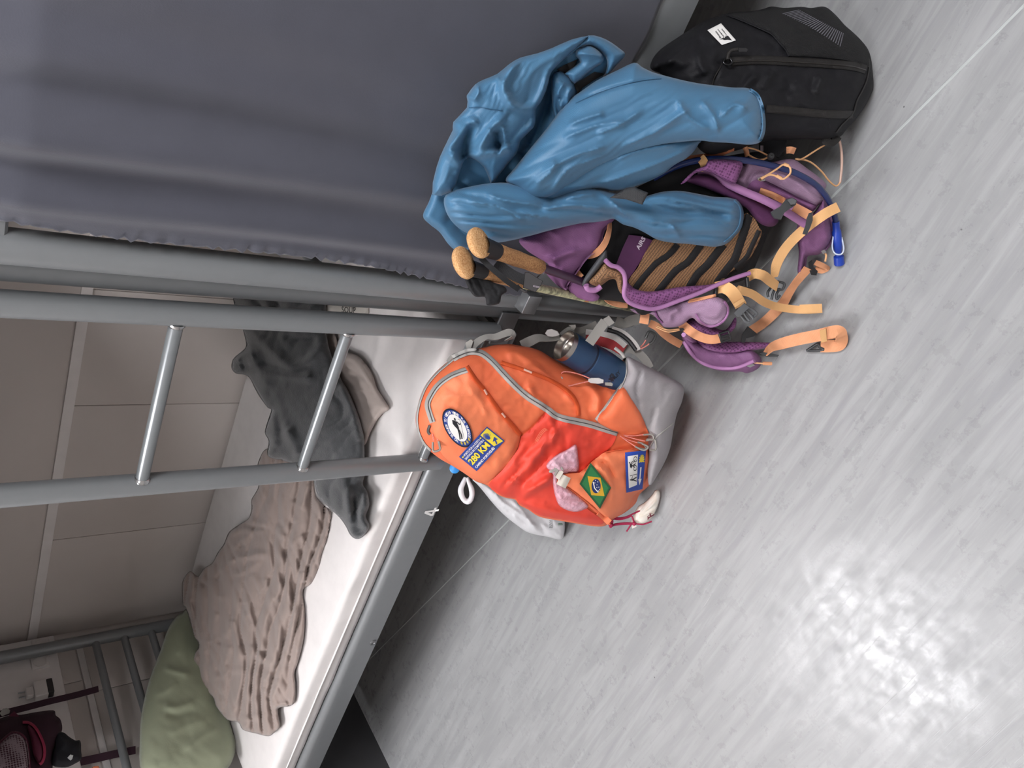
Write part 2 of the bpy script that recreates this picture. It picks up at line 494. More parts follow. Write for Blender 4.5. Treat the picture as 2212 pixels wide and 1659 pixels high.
def plate(name, outline, d, th, material, parent=None, tilt=None, smooth_out=0, bev=0.0):
    """a stiff moulded piece: outline at depth d (number or plane), th thick"""
    out = catmull([p[:2] for p in outline], smooth_out, True) if smooth_out else [np.array(p[:2], float) for p in outline]
    f = d if callable(d) else (lambda x, y: d + 0 * x)
    n_ = len(out); c = np.mean(out, 0)
    V = []
    for (k, s) in ((0.0, 1.0), (-th * 0.8, 1.0), (-th, 0.93)):
        for q in out:
            qq = c + (q - c) * s
            V.append(at_depth(qq[0], qq[1], float(f(qq[0], qq[1])) + k))
    Fc = []
    for lev in range(2):
        for i in range(n_):
            j = (i + 1) % n_
            Fc.append([lev * n_ + i, lev * n_ + j, (lev + 1) * n_ + j, (lev + 1) * n_ + i])
    tri = delaunay_2d_cdt([Vector((float(p[0]), float(p[1]))) for p in out], [(i, (i + 1) % n_) for i in range(n_)], [], 1, 1e-6)
    if len(tri[0]) == n_:
        # map back to original order
        order = [min(range(n_), key=lambda k: (out[k][0] - v.x) ** 2 + (out[k][1] - v.y) ** 2) for v in tri[0]]
        Fc += [[order[k] + 2 * n_ for k in f_] for f_ in tri[2]]
        Fc += [[order[k] for k in f_][::-1] for f_ in tri[2]]
    else:
        Fc.append([2 * n_ + i for i in range(n_)]); Fc.append(list(range(n_))[::-1])
    o = mk(name, V, Fc, material, parent)
    return autosmooth(o, 40)
_fonts = {}
def text_tris(s, size=1.0, align='LEFT', bold=0.0):
    cu = bpy.data.curves.new('t', 'FONT'); cu.body = s; cu.size = size; cu.align_x = align; cu.resolution_u = 3
    cu.offset = bold
    ob = bpy.data.objects.new('t', cu); COL.objects.link(ob)
    bpy.context.view_layer.update()
    dg = bpy.context.evaluated_depsgraph_get()
    me = bpy.data.meshes.new_from_object(ob.evaluated_get(dg))
    me.calc_loop_triangles()
    V = np.array([(v.co.x, v.co.y) for v in me.vertices]).reshape(-1, 2)
    T = [list(t.vertices) for t in me.loop_triangles]
    bpy.data.objects.remove(ob, do_unlink=True); bpy.data.meshes.remove(me); bpy.data.curves.remove(cu)
    return V, T
def text_on(name, S, s, org, ex, ey, material, parent=None, size=1.0, lift=0.005, align='LEFT', bold=0.0, fit=None, warp=None):
    """print flat lettering on a surface; ex / ey map text units to picture units"""
    V, T = text_tris(s, size, align, bold)
    if len(V) == 0: return None
    if fit:  # squeeze to a given box (w,h) in text units
        w = V[:, 0].max() - V[:, 0].min(); h = V[:, 1].max() - V[:, 1].min()
        V = (V - V.min(0)) * np.array([fit[0] / max(w, 1e-6), fit[1] / max(h, 1e-6)])
    org = np.array(org[:2], float); ex = np.array(ex, float); ey = np.array(ey, float)
    pts = []
    for v in V:
        if warp: q = warp(v)
        else: q = org + ex * v[0] + ey * v[1]
        pts.append(S.pt(q[0], q[1], lift))
    return mk(name, pts, T, material, parent, smooth=False)
def shape_on(name, S, polys, mapf, material, parent=None, lift=0.005):
    """flat filled print made of simple polygons in local units"""
    V = []; Fc = []
    for poly in polys:
        q = [np.array(mapf(p), float) for p in poly]
        qa = np.array(q); size = (qa.max(0) - qa.min(0)).max()
        if size > 10:
            P_, F_ = tri_fill(resample(q, 4.0), 4.0)
        else:
            r = delaunay_2d_cdt([Vector((float(a), float(b))) for a, b in q], [(i, (i + 1) % len(q)) for i in range(len(q))], [], 1, 1e-7)
            P_ = [(v.x, v.y) for v in r[0]]; F_ = r[2]
        k = len(V)
        V += [S.pt(v[0], v[1], lift) for v in P_]
        Fc += [[i + k for i in f] for f in F_]
    return mk(name, V, Fc, material, parent, smooth=False)
def circle_pts(cx, cy, rx, ry=None, n=28, a0=0.0):
    ry = rx if ry is None else ry
    return [(cx + rx * math.cos(a0 + 2 * math.pi * k / n), cy + ry * math.sin(a0 + 2 * math.pi * k / n)) for k in range(n)]
def line_poly(a, b, w):
    a = np.array(a, float); b = np.array(b, float); t = b - a; t /= np.linalg.norm(t) + 1e-9; n = np.array([-t[1], t[0]]) * w / 2
    return [tuple(a - n), tuple(b - n), tuple(b + n), tuple(a + n)]
def lathe(name, a, b, prof, material, parent=None, n=32, side=None):
    """prof: (t along a->b in metres, radius)"""
    a = np.array(a, float); b = np.array(b, float); t = b - a; t /= np.linalg.norm(t)
    u = np.cross(t, [0.3, 0.2, 0.9]); u /= np.linalg.norm(u); w = np.cross(t, u)
    V = []; Fc = []
    for (s, r) in prof:
        for k in range(n):
            q = 2 * math.pi * k / n
            V.append(a + t * s + u * (r * math.cos(q)) + w * (r * math.sin(q)))
    for i in range(len(prof) - 1):
        for k in range(n):
            k2 = (k + 1) % n
            Fc.append([i * n + k, i * n + k2, (i + 1) * n + k2, (i + 1) * n + k])
    o = mk(name, V, Fc, material, parent)
    return autosmooth(o, 35)

# ================================================================== THE ROOM
WB, WL, WR, WF = 2.02, -2.56, 2.4, -1.7          # back / left / right / front wall planes
M_wall = mat('wall_panel', 'cbc4bf', 0.55, col2='c6bfba', nscale=3, bump=0.05, bscale=120)
M_wall2 = mat('wall_plain', 'd4cfcb', 0.8)
M_trim = mat('white_trim', 'e6e2e0', 0.45)
M_steel = mat('grey_paint_steel', '7f8284', 0.36, 0.25, nscale=60, mixamt=0.12, bump=0.03, bscale=300, rvar=0.04)
M_steeld = mat('dark_bolt', '8a8c8e', 0.3, 0.8)
M_black = mat('black_plastic', '1c1c1e', 0.45)

fl = box('floor', (-2.7, WF - 0.05, -0.05), (2.5, WB + 0.05, 0.0), floor_mat(), kind='structure')
M_weld = mat('weld_bead', 'b2b7b6', 0.4)
def weld(a, b, w=0.006):
    a = np.array(a, float); b = np.array(b, float); t = (b - a) / np.linalg.norm(b - a); n = np.array([-t[1], t[0]])
    V = []
    for q in (a, b):
        for (o_, z) in ((-w / 2, 0.0), (-w / 4, 0.0012), (w / 4, 0.0012), (w / 2, 0.0)):
            p = q + n * o_; V.append((p[0], p[1], z - 0.0002))
    return mk('weld_seam', V, [[0, 1, 5, 4], [1, 2, 6, 5], [2, 3, 7, 6], [0, 4, 7, 3]], M_weld, fl, smooth=False)
wa = at_depth(2212, 11, D_floor(2212, 11))[:2]; wz = at_depth(1014, 1208, D_floor(1014, 1208))[:2]
sd = (wa - wz) / np.linalg.norm(wa - wz)
weld(wa + sd * 1.2, wz - sd * 0.9)

box('ceiling', (-2.7, WF - 0.05, CEIL), (2.5, WB + 0.1, CEIL + 0.05), mat('ceiling_white', 'e8e8e6', 0.9), kind='structure')
wb = box('wall_back', (-2.7, WB, 0.0), (2.5, WB + 0.05, CEIL), M_wall, kind='structure')
wl = box('wall_left', (WL - 0.05, WF, 0.0), (WL, WB, CEIL), M_wall, kind='structure')
box('wall_right', (WR, WF, 0.0), (WR + 0.05, WB, CEIL), M_wall2, kind='structure')
box('wall_front', (WL, WF - 0.05, 0.0), (WR, WF, CEIL), M_wall2, kind='structure')
lows = [-2.552, -2.06, -1.52, -1.13, 0.0, 1.2, 2.39]
for a, b in zip(lows[:-1], lows[1:]):
    box('wall_panel', (a + 0.0012, WB - 0.006, 0.02), (b - 0.0012, WB + 0.002, 1.006), M_wall, wb, bev=0.0008)
for a, b in zip((-2.552, 0.0), (0.0, 2.39)):
    box('wall_panel', (a + 0.0012, WB - 0.006, 1.016), (b - 0.0012, WB + 0.002, CEIL - 0.01), M_wall, wb, bev=0.0008)
box('trim_1', (-2.552, WB - 0.014, 1.004), (2.39, WB - 0.0055, 1.032), M_trim, kind='structure', bev=0.001)
box('trim_2', (WL, WB - 0.022, 0.0), (WL + 0.026, WB, CEIL), M_wall, kind='structure', bev=0.008)
# left wall: cable trunking with sockets, cover strip and panel joints below it
TX = WL + 0.05
tk = box('trim_3', (WL, 0.6, 0.955), (TX, WB - 0.022, 1.25), M_trim, kind='structure', bev=0.006)
box('trim_4', (WL, 0.6, 0.868), (WL + 0.012, WB - 0.022, 0.888), M_trim, kind='structure', bev=0.001)
for (y0, y1, z0, z1) in ((1.765, 1.995, 0.30, 0.866), (1.2, 1.762, 0.30, 0.866), (0.6, 1.197, 0.30, 0.866), (1.82, 1.995, 0.892, 0.953), (0.6, 1.817, 0.892, 0.953)):
    box('wall_panel', (WL, y0, z0), (WL + 0.005, y1, z1), M_wall, wl, bev=0.0008)

box('shade_strip_left', (WL, WF, 0.0), (WL + 0.008, 1.99, 0.30), mat('painted_bed_shade', '3a3a3c', 0.6), kind='structure')  # dark strip added at the wall foot to stand in for under-bed shade
# ceiling lamps
M_diff = mat('lamp_diffuser', 'fdfcff', 0.6, emit=LAMP_STRENGTH)
M_frame = mat('lamp_frame', 'f0f0f0', 0.5)
for k, (x, y, sx, sy) in enumerate(PANELS):
    t = empty('ceiling_light', (x, y, CEIL - 0.03))
    tag(t, ['white ceiling lamp panel above the pillow end of the bunk', 'white ceiling lamp panel above the black backpack', 'large white ceiling lamp panel over the open floor'][k],
        'ceiling light', 'ceiling lamp panels')
    box('diffuser', (x - sx / 2, y - sy / 2, CEIL - 0.022), (x + sx / 2, y + sy / 2, CEIL - 0.012), M_diff, t)
    for (a, b) in (((-sx / 2 - 0.02, -sy / 2 - 0.02), (sx / 2 + 0.02, -sy / 2)), ((-sx / 2 - 0.02, sy / 2), (sx / 2 + 0.02, sy / 2 + 0.02)),
                   ((-sx / 2 - 0.02, -sy / 2), (-sx / 2, sy / 2)), ((sx / 2, -sy / 2), (sx / 2 + 0.02, sy / 2))):
        box('frame', (x + a[0], y + a[1], CEIL - 0.028), (x + b[0], y + b[1], CEIL), M_frame, t)

# ================================================================== BUNK BEDS
def pipe(name, a, b, r, parent, material=None, n=20):
    return tube(name, [a, b], r, material or M_steel, parent, n=n, smooth_path=False)
def rail(name, x0, x1, yf, parent, zb=0.370, zt=0.450):
    """rolled steel side rail: flat face, rounded upper edge, lip going back"""
    r = 0.017
    prof = [(yf + 0.004, zb), (yf, zb + 0.004), (yf, zt - 2 * r)]
    for k in range(9):
        a = math.pi - math.pi * k / 8 * 1.0
        prof.append((yf + r + r * math.cos(a), zt - r + r * math.sin(a)))
    prof += [(yf + 2 * r, zt - 2 * r), (yf + 0.012, zt - 2 * r - 0.01), (yf + 0.012, zb + 0.01), (yf + 0.03, zb + 0.008), (yf + 0.03, zb)]
    n_ = len(prof); V = [(x, p[0], p[1]) for x in (x0, x1) for p in prof]
    Fc = [[i, (i + 1) % n_, n_ + (i + 1) % n_, n_ + i] for i in range(n_)] + [list(range(n_))[::-1], [n_ + i for i in range(n_)]]
    return autosmooth(mk(name, V, Fc, M_steel, parent), 40)
def px_on_Y(x, y, Y): return at_depth(x, y, D_Y(x, y, Y))
def px_on_X(x, y, X): return at_depth(x, y, depth_on(x, y, 0, X))

Y1 = 1.135                                   # axis plane of bed 4's front posts and ladder
bed1 = empty('bunk_bed', (-1.55, 1.55, 0)); tag(bed1, 'grey steel bunk bed with a ladder and the number 4 on its rail', 'bunk bed')
rl1 = rail('side_rail', -2.50, -0.66, 1.112, bed1)
rail('back_rail', -2.50, -0.66, 1.955, bed1, 0.37, 0.46)
xp2 = px_on_Y(480, 611, 1.137)[0]
pipe('post', (xp2, 1.137, 0), (xp2, 1.137, 2.0), 0.024, bed1)
pipe('post', (xp2, 1.975, 0), (xp2, 1.975, 2.0), 0.022, bed1)
XH = -2.485; YH = 1.925
pipe('post', (XH, YH, 0), (XH, YH, 2.0), 0.021, bed1)
pipe('post', (XH, 1.15, 0.372), (XH, 1.15, 2.0), 0.021, bed1)
hb = empty('headboard', (XH, 1.5, 0.6)); hb.parent = bed1; hb.location = Vector((XH, 1.5, 0.6)) - bed1.location
for (px_, py_) in ((213, 1415), (275, 1400), (333, 1385)):
    z = px_on_X(px_, py_, XH)[2]
    pipe('bar', (XH, YH - 0.015, z), (XH, 1.165, z), 0.0125, hb)
pipe('bar', (XH, YH - 0.015, 0.50), (XH, 1.165, 0.50), 0.0125, hb)
for z in (0.50, 0.66, 0.82): pipe('footboard_bar', (xp2, 1.95, z), (xp2, 1.18, z), 0.0125, bed1)
box('bed_base', (-2.46, 1.15, 0.385), (-0.67, 1.955, 0.405), mat('bed_base_board', '55524f', 0.8), bed1)
# upper bunk, above the picture
for yy in (1.112, 1.955): rail('upper_rail', -2.50, -0.66, yy, bed1, 1.392, 1.49)
box('upper_base', (-2.46, 1.15, 1.42), (-0.67, 1.955, 1.44), mat('bed_base_board', '55524f', 0.8), bed1)
# ladder
lad = empty('ladder', (-0.9, Y1, 0.45)); lad.parent = bed1; lad.location = Vector((-0.9, Y1, 0.45)) - bed1.location
YLd = 1.108
xr = px_on_Y(500, 684, YLd)[0]; xl = px_on_Y(500, 1031, YLd)[0]
pipe('rail', (xr, YLd, 0.440), (xr, YLd, 1.75), 0.0205, lad)
pipe('rail', (xl, YLd, 0.440), (xl, YLd, 1.75), 0.0205, lad)
M_rung = mat('bright_steel_rung', '7c8082', 0.28, 0.25, nscale=60, mixamt=0.1)
M_weldmark = mat('weld_mark', 'b5b5b5', 0.25, 0.9)
for (py_r, px_l) in ((375, 305), (745, 648), (1022, 905)):
    z = (px_on_Y(py_r, {375: 705, 745: 725, 1022: 745}[py_r], YLd)[2] + px_on_Y(px_l, {305: 1045, 648: 1020, 905: 985}[px_l], YLd)[2]) / 2
    pipe('rung', (xl + 0.006, YLd - 0.004, z), (xr - 0.006, YLd - 0.004, z), 0.0115, lad, M_rung)
    for xx, s in ((xl + 0.018, 1), (xr - 0.018, -1)):
        lathe('weld', (xx, YLd - 0.004, z), (xx + s * 0.02, YLd - 0.004, z), [(-0.004, 0.0145), (0.0, 0.0145), (0.004, 0.0118)], M_weldmark, lad, n=16)
pipe('rung', (xl + 0.006, YLd, 1.44), (xr - 0.006, YLd, 1.44), 0.0115, lad, M_rung)
# bracket the right ladder leg stands on, bolt and the number
box('bracket', (xr - 0.03, 1.105, 0.395), (xr + 0.05, 1.111, 0.446), M_steel, bed1, bev=0.002)
bp = px_on_Y(806, 1388, 1.111)
lathe('bolt', bp, bp + np.array([0, -1, 0]), [(-0.001, 0.010), (0.0015, 0.0098), (0.003, 0.0075), (0.0032, 0.004), (0.0015, 0.003), (0.0015, 0.0)], M_steeld, bed1, n=18)
fp = px_on_Y(708, 1632, 1.16)
box('leg_bracket', (fp[0] - 0.02, 1.14, 0.335), (fp[0] + 0.022, 1.165, 0.372), M_black, bed1, bev=0.002)
S_rail = Surf(rl1)
n4 = lambda p: (943 + 8 * p[0] - 30 * p[1], 1113 - 18 * p[0] + 4 * p[1])
shape_on('number_four', S_rail, [[(0.50, 1.0), (0.72, 1.0), (0.72, 0.40), (0.98, 0.40), (0.98, 0.24), (0.72, 0.24), (0.72, 0.0), (0.50, 0.0), (0.50, 0.24), (0.0, 0.24), (0.0, 0.42), (0.44, 1.0), (0.50, 1.0), (0.50, 0.72), (0.22, 0.40), (0.50, 0.40), (0.505, 0.72)][:12] + [(0.495, 1.0), (0.495, 0.74), (0.22, 0.40), (0.498, 0.40), (0.499, 0.73)]], n4, mat('white_sticker', 'e6e6e4', 0.6), rl1, 0.002)

Y2 = 1.075
bed2 = empty('bunk_bed', (0.4, 1.5, 0)); tag(bed2, 'grey steel bunk bed hung with a charcoal sheet beside the black backpack', 'bunk bed')
xp1 = px_on_Y(480, 577, Y2)[0]
pipe('post', (xp1, Y2, 0), (xp1, Y2, 2.0), 0.025, bed2)
pipe('post', (xp1, 1.975, 0), (xp1, 1.975, 2.0), 0.022, bed2)
pipe('post', (1.45, Y2, 0), (1.45, Y2, 2.0), 0.025, bed2)
pipe('post', (1.45, 1.975, 0), (1.45, 1.975, 2.0), 0.022, bed2)
rail('side_rail', xp1 + 0.02, 1.43, 1.052, bed2, 0.362, 0.455)
rail('back_rail', xp1 + 0.02, 1.43, 1.955, bed2, 0.362, 0.455)
rail('upper_rail', xp1 + 0.02, 1.43, 1.062, bed2, 1.345, 1.44)
rail('upper_rail', xp1 + 0.02, 1.43, 1.955, bed2, 1.345, 1.44)
box('bed_base', (xp1 + 0.04, 1.09, 0.38), (1.42, 1.955, 0.40), mat('bed_base_board', '55524f', 0.8), bed2)
box('upper_base', (xp1 + 0.04, 1.10, 1.38), (1.42, 1.955, 1.40), mat('bed_base_board', '55524f', 0.8), bed2)
ft = px_on_Y(1352, 688, 1.06)
lathe('foot_bolt', (xp1 - 0.02, Y2 - 0.018, 0.10), (xp1 - 0.04, Y2 - 0.04, 0.10), [(0, 0.011), (0.006, 0.011), (0.009, 0.008), (0.009, 0)], M_steeld, bed2, n=16)

# ---- mattresses
M_sheet = mat('white_bed_sheet', 'd3cfcd', 0.8, bump=0.12, bscale=60, weave=0.05, wscale=1500, sheen=0.15)
def mattress(x0, x1, y0, y1, z0, z1, r=0.016, wr=0.003, nx=170, seed=3):
    prof = [(y0 + 0.022, z0), (y0 + 0.021, z0 + 0.044), (y0 + 0.003, z0 + 0.048), (y0, z0 + 0.06), (y0 - 0.002, z0 + 0.085)]
    for k in range(7):
        a = math.pi - (math.pi / 2) * k / 6
        prof.append((y0 + r + r * math.cos(a), z1 - r + r * math.sin(a)))
    nyt = 60
    for k in range(1, nyt): prof.append((y0 + r + (y1 - y0 - 2 * r) * k / nyt, z1))
    for k in range(7):
        a = math.pi / 2 - (math.pi / 2) * k / 6
        prof.append((y1 - r + r * math.cos(a), z1 - r + r * math.sin(a)))
    prof.append((y1, z0))
    n_ = len(prof); V = []
    xs = [x0 + (x1 - x0) * i / nx for i in range(nx + 1)]
    for i, x in enumerate(xs):
        e = min(x - x0, x1 - x); drop = 0.0
        if e < r: drop = r - math.sqrt(max(r * r - (r - e) ** 2, 0))
        for (y, z) in prof:
            top = max(0.0, (z - z0) / (z1 - z0))
            V.append([x, y, z - drop * (1 if z > z0 + 0.02 else 0)])
    V = np.array(V)
    X, Y, Zz = V[:, 0], V[:, 1], V[:, 2]
    on = np.clip((Zz - z0) / (z1 - z0), 0, 1)
    w = fbm(X * 5 + Y * 9, (Y - X * 0.6) * 1.6, seed) * 2 * wr + fbm(X * 1.2, Y * 26 + X * 5, seed + 5) * wr * 1.4 * (X > -1.3)
    ridge = np.exp(-((Y - (1.52 + 0.35 * (X + 1.0))) / 0.018) ** 2) * 0.006 * (X > -1.25) + np.exp(-((Y - (1.33 + 0.22 * (X + 1.0))) / 0.014) ** 2) * 0.005 * (X > -1.2)
    V[:, 2] += (w + ridge) * on
    V[:, 1] -= np.where(Y < y0 + 0.03, fbm(X * 6 + Zz * 20, Zz * 8 - X * 4, seed + 2) * wr * 3, 0)
    Fc = []
    for i in range(nx):
        for k in range(n_ - 1):
            Fc.append([i * n_ + k, i * n_ + k + 1, (i + 1) * n_ + k + 1, (i + 1) * n_ + k])
        Fc.append([i * n_ + n_ - 1, i * n_, (i + 1) * n_, (i + 1) * n_ + n_ - 1])
    Fc += [list(range(n_)), [nx * n_ + k for k in range(n_)][::-1]]
    return V, Fc
mt1 = empty('mattress', (-1.55, 1.55, 0.405)); tag(mt1, 'mattress in a white fitted sheet on the bunk numbered 4', 'mattress')
V, Fc = mattress(-2.455, -0.685, 1.128, 1.995, 0.406, 0.533)
mtop = mk('fitted_sheet', V, Fc, M_sheet, mt1)
S_bed = Surf(mtop)
tube('piping', [(-2.44, 1.1260, 0.489), (-1.9, 1.1245, 0.491), (-1.3, 1.1245, 0.490), (-0.72, 1.1260, 0.489)], 0.0022, mat('sheet_piping', 'f2efec', 0.7), mt1, n=6)
V, Fc = mattress(xp1 + 0.06, 1.40, 1.10, 1.99, 0.401, 0.53, nx=60)
tag(mk('mattress', V, Fc, M_sheet), 'pale mattress behind the hanging charcoal sheet', 'mattress')

# ---- charcoal sheet hung as a curtain
M_curt = mat('charcoal_sheet', '454650', 0.85, bump=0.10, bscale=500, weave=0.10, wscale=1400, sheen=0.25)
def curtain():
    nz_, nx_ = 110, 190
    zs = np.linspace(1.385, 0.452, nz_)
    edge = [(-20, 462), (20, 466), (200, 488), (400, 514), (700, 562), (960, 602), (1200, 640)]
    ez = []; ex = []
    for (a, b) in edge:
        p = px_on_Y(a, b, 1.06); ez.append(p[2]); ex.append(p[0])
    front = []
    for z in zs:
        xl_ = float(np.interp(-z, [-q for q in ez], ex))
        for j in range(nx_):
            u = j / (nx_ - 1); x = xl_ + (1.30 - xl_) * u ** 1.25
            h = (z - 0.45) / 0.93
            s = x - xl_
            y = 1.049
            wob = 0.010 * math.sin(h * 5.0)
            # long soft folds falling from the upper rail
            for (c, amp, wd, top, slope) in ((0.042, 0.013, 0.020, 1.0, 0.02), (0.125, 0.020, 0.030, 1.0, 0.035), (0.225, 0.013, 0.035, 0.7, 0.03), (0.33, 0.018, 0.05, 0.8, -0.03), (0.47, 0.016, 0.05, 0.8, 0.05), (0.66, 0.02, 0.07, 0.8, 0), (0.9, 0.02, 0.07, 0.8, 0)):
                cc = c + slope * (1 - h) + wob * 0.6
                y -= 2.1 * amp * math.exp(-((s - cc) / wd) ** 2) * (0.35 + 0.65 * h * top)
            y += 0.016 * float(noise2(np.array([x * 4.0 + 3]), np.array([z * 2.2]), 4)[0] - 0.5)
            rf = math.exp(-(s / 0.012) ** 2)
            y -= 0.004 * rf * math.sin(z * 290 + 2 * math.sin(z * 40))
            xx = x + 0.0025 * rf * math.sin(z * 290 + 1.0) + (0.008 * math.sin(z * 9) * math.exp(-(s / 0.03) ** 2))
            y -= 0.012 * math.exp(-((s - 0.012) / 0.007) ** 2) * 0.15
            y = min(y, 1.049)
            # tucked over the rail
            if z > 1.34: y += (z - 1.34) * 0.25
            front.append((xx, y, z))
    V = front + [(a, b + 0.0022, c) for (a, b, c) in front]
    Fc = []; n_ = nz_ * nx_
    for i in range(nz_ - 1):
        for j in range(nx_ - 1):
            a = i * nx_ + j
            q = [a, a + 1, a + nx_ + 1, a + nx_]
            Fc.append(q); Fc.append([n_ + k for k in q][::-1])
    for i in range(nz_ - 1):
        for j in (0, nx_ - 1):
            a = i * nx_ + j; Fc.append([a, a + nx_, n_ + a + nx_, n_ + a])
    for j in range(nx_ - 1):
        for i in (0, nz_ - 1):
            a = i * nx_ + j; Fc.append([a, n_ + a, n_ + a + 1, a + 1])
    return V, Fc
V, Fc = curtain()
cu = mk('hanging_sheet', V, Fc, M_curt)
tag(cu, 'dark charcoal sheet hanging like a curtain from the upper bunk', 'sheet')

# ================================================================== ON THE LOWER BUNK
def zc(pts): return [(x, y, D_floor(x, y, z)) for (x, y, z) in pts]
M_pillow = mat('green_pillowcase', '8f957c', 0.8, bump=0.08, bscale=200, weave=0.06, wscale=1500, sheen=0.2)
pl_out = [(366, 1352), (392, 1324), (416, 1318), (452, 1400), (478, 1480), (500, 1556), (509, 1606), (503, 1640), (484, 1666), (420, 1700), (350, 1700), (306, 1668), (302, 1600), (306, 1540), (322, 1470), (344, 1412)]
pil = relief('pillow', pl_out, zc([(500, 1640, 0.545), (395, 1325, 0.56), (480, 1480, 0.55)]) + [(310, 1600, depth_on(310, 1600, 0, -2.40)), (345, 1410, depth_on(345, 1410, 0, -2.41))], M_pillow,
       T=0.065, R=75, Tb=0.012, step=5,
       folds=[(cO([(270, 760), (380, 800), (560, 830)]), 0.010, 7), (cO([(270, 1180), (400, 1200), (600, 1130)]), 0.008, 8), (cO([(300, 1260), (420, 1280), (620, 1220)]), -0.006, 7),
              (cO([(150, 1050), (300, 1010), (420, 900)]), 0.006, 8), (cO([(880, 1240), (930, 1400), (945, 1560), (930, 1700)]), -0.007, 3), (cO([(420, 260), (450, 480), (430, 640)]), 0.006, 9),
              (cO([(500, 1660), (700, 1500), (870, 1420)]), 0.006, 9), (cO([(330, 1500), (520, 1380), (760, 1330)]), 0.005, 10)],
       noise=[(0.006, 60, 40, 0.6, 3)], lim=[(0, -2.455, 9), (2, 0.534, 9)])
tag(pil, 'olive green pillow at the head of the bunk', 'pillow')

M_brown = mat('taupe_blanket', '8f8079', 0.85, bump=0.06, bscale=300, weave=0.05, wscale=1500, sheen=0.25)
bl_out = cN([(870, 230), (905, 60), (1000, -60), (1250, -20), (1480, 60), (1500, 300), (1520, 440), (1560, 500), (1650, 580), (1700, 640), (1690, 760), (1650, 940), (1590, 1100), (1560, 1230), (1470, 1410), (1380, 1480), (1392, 1640)]) + \
    cO([(1798, 130), (1800, 330), (1780, 500), (1730, 700), (1690, 820), (1700, 960), (1680, 1160), (1530, 1200), (1510, 1250), (1530, 1400), (1480, 1460), (1410, 1510), (1270, 1480), (1130, 1440), (1080, 1360), (960, 1330), (870, 1230), (830, 1170), (800, 1080), (700, 1010), (620, 880), (550, 710), (600, 620), (650, 520), (600, 420), (560, 280), (510, 120)]) + \
    cN([(78, 1640), (70, 1560), (65, 1450), (80, 1370), (155, 1275), (240, 1330), (300, 1250), (400, 1180), (450, 1080), (520, 980), (570, 860), (640, 800), (720, 750), (790, 700), (820, 600), (820, 500), (860, 430), (895, 350)])
def F(c, amp, w, mode, *lines): return [(c(l), amp, w, mode) for l in lines]
bl_folds = F(cN, 0.013, 8, 'g',
    [(1000, 640), (1030, 760), (1120, 860), (1220, 930), (1270, 1010)], [(1010, 830), (990, 960), (1020, 1150), (1090, 1330), (1180, 1500), (1230, 1650)],
    [(1080, 950), (1110, 1080), (1180, 1180), (1200, 1380), (1240, 1600)], [(1270, 850), (1280, 1000), (1300, 1200), (1360, 1420), (1370, 1600)],
    [(1130, 400), (1150, 560), (1160, 700), (1240, 860)], [(920, 380), (960, 520), (990, 680)], [(1300, 500), (1260, 640), (1290, 760)], [(1450, 320), (1400, 480), (1350, 600)],
    [(790, 720), (900, 760), (1000, 780)], [(580, 880), (700, 830), (850, 830), (980, 820)], [(620, 1040), (740, 930), (860, 850)], [(610, 1040), (720, 1130), (880, 1080), (1000, 1090)],
    [(600, 1180), (700, 1130), (860, 1110), (1000, 1120)], [(480, 1300), (560, 1180), (640, 1150)], [(250, 1320), (380, 1420), (440, 1540), (540, 1560)], [(600, 1310), (700, 1300), (830, 1220), (940, 1160)],
    [(640, 1380), (640, 1500), (700, 1650)], [(740, 1330), (730, 1500), (760, 1650)], [(800, 1300), (880, 1400), (940, 1520)], [(960, 1340), (1000, 1480), (1060, 1650)], [(1150, 1380), (1130, 1500), (1070, 1600)],
    [(1350, 880), (1390, 960), (1370, 1050)], [(1370, 1270), (1390, 1400)]) + \
  F(cN, -0.013, 5, 'g', [(730, 760), (850, 800), (980, 805)], [(680, 1010), (740, 980)], [(430, 1380), (500, 1290)], [(630, 1350), (680, 1320)], [(1130, 720), (1140, 800)], [(1270, 1060), (1275, 1300), (1250, 1600)], [(260, 1390), (330, 1440)]) + \
  F(cO, 0.013, 8, 'g',
    [(1190, 0), (1200, 150), (1260, 330), (1340, 500), (1420, 680), (1490, 840)], [(1330, 100), (1370, 280), (1420, 480), (1470, 700)], [(1500, 200), (1520, 420), (1490, 640), (1470, 740)],
    [(1640, 60), (1660, 300), (1640, 560), (1600, 760)], [(1700, 100), (1690, 360), (1720, 600)], [(1000, 180), (1030, 380), (1040, 560), (1060, 740)], [(1180, 100), (1160, 300), (1110, 500), (1070, 700)],
    [(570, 50), (600, 220), (660, 380), (680, 480)], [(850, 160), (800, 260), (780, 400)], [(910, 430), (990, 340), (1010, 240)], [(650, 530), (740, 480), (820, 480)], [(590, 700), (690, 600), (780, 530)],
    [(960, 520), (960, 640), (900, 800)], [(800, 890), (900, 850), (1000, 800), (1130, 800)], [(830, 960), (910, 1010), (930, 1100), (990, 1200), (1080, 1310)], [(1180, 740), (1150, 880), (1080, 1050), (1030, 1190)],
    [(1320, 740), (1260, 860), (1180, 980), (1220, 1090), (1300, 1130)], [(1420, 800), (1360, 940), (1380, 1050)], [(1500, 880), (1480, 1030), (1400, 1100)], [(1400, 1100), (1500, 1180), (1640, 1160)],
    [(1080, 1310), (1220, 1310), (1320, 1290)], [(1160, 1440), (1220, 1310)], [(1140, 590), (1240, 560), (1330, 640), (1420, 760)], [(1110, 650), (1250, 620), (1350, 700)]) + \
  F(cO, -0.012, 5, 'g', [(1190, 180), (1150, 400), (1100, 560)], [(1380, 900), (1360, 1000)], [(890, 1040), (920, 1120)], [(980, 620), (960, 760)], [(1470, 860), (1480, 1000)], [(830, 480), (920, 490)], [(1300, 560), (1400, 640)])
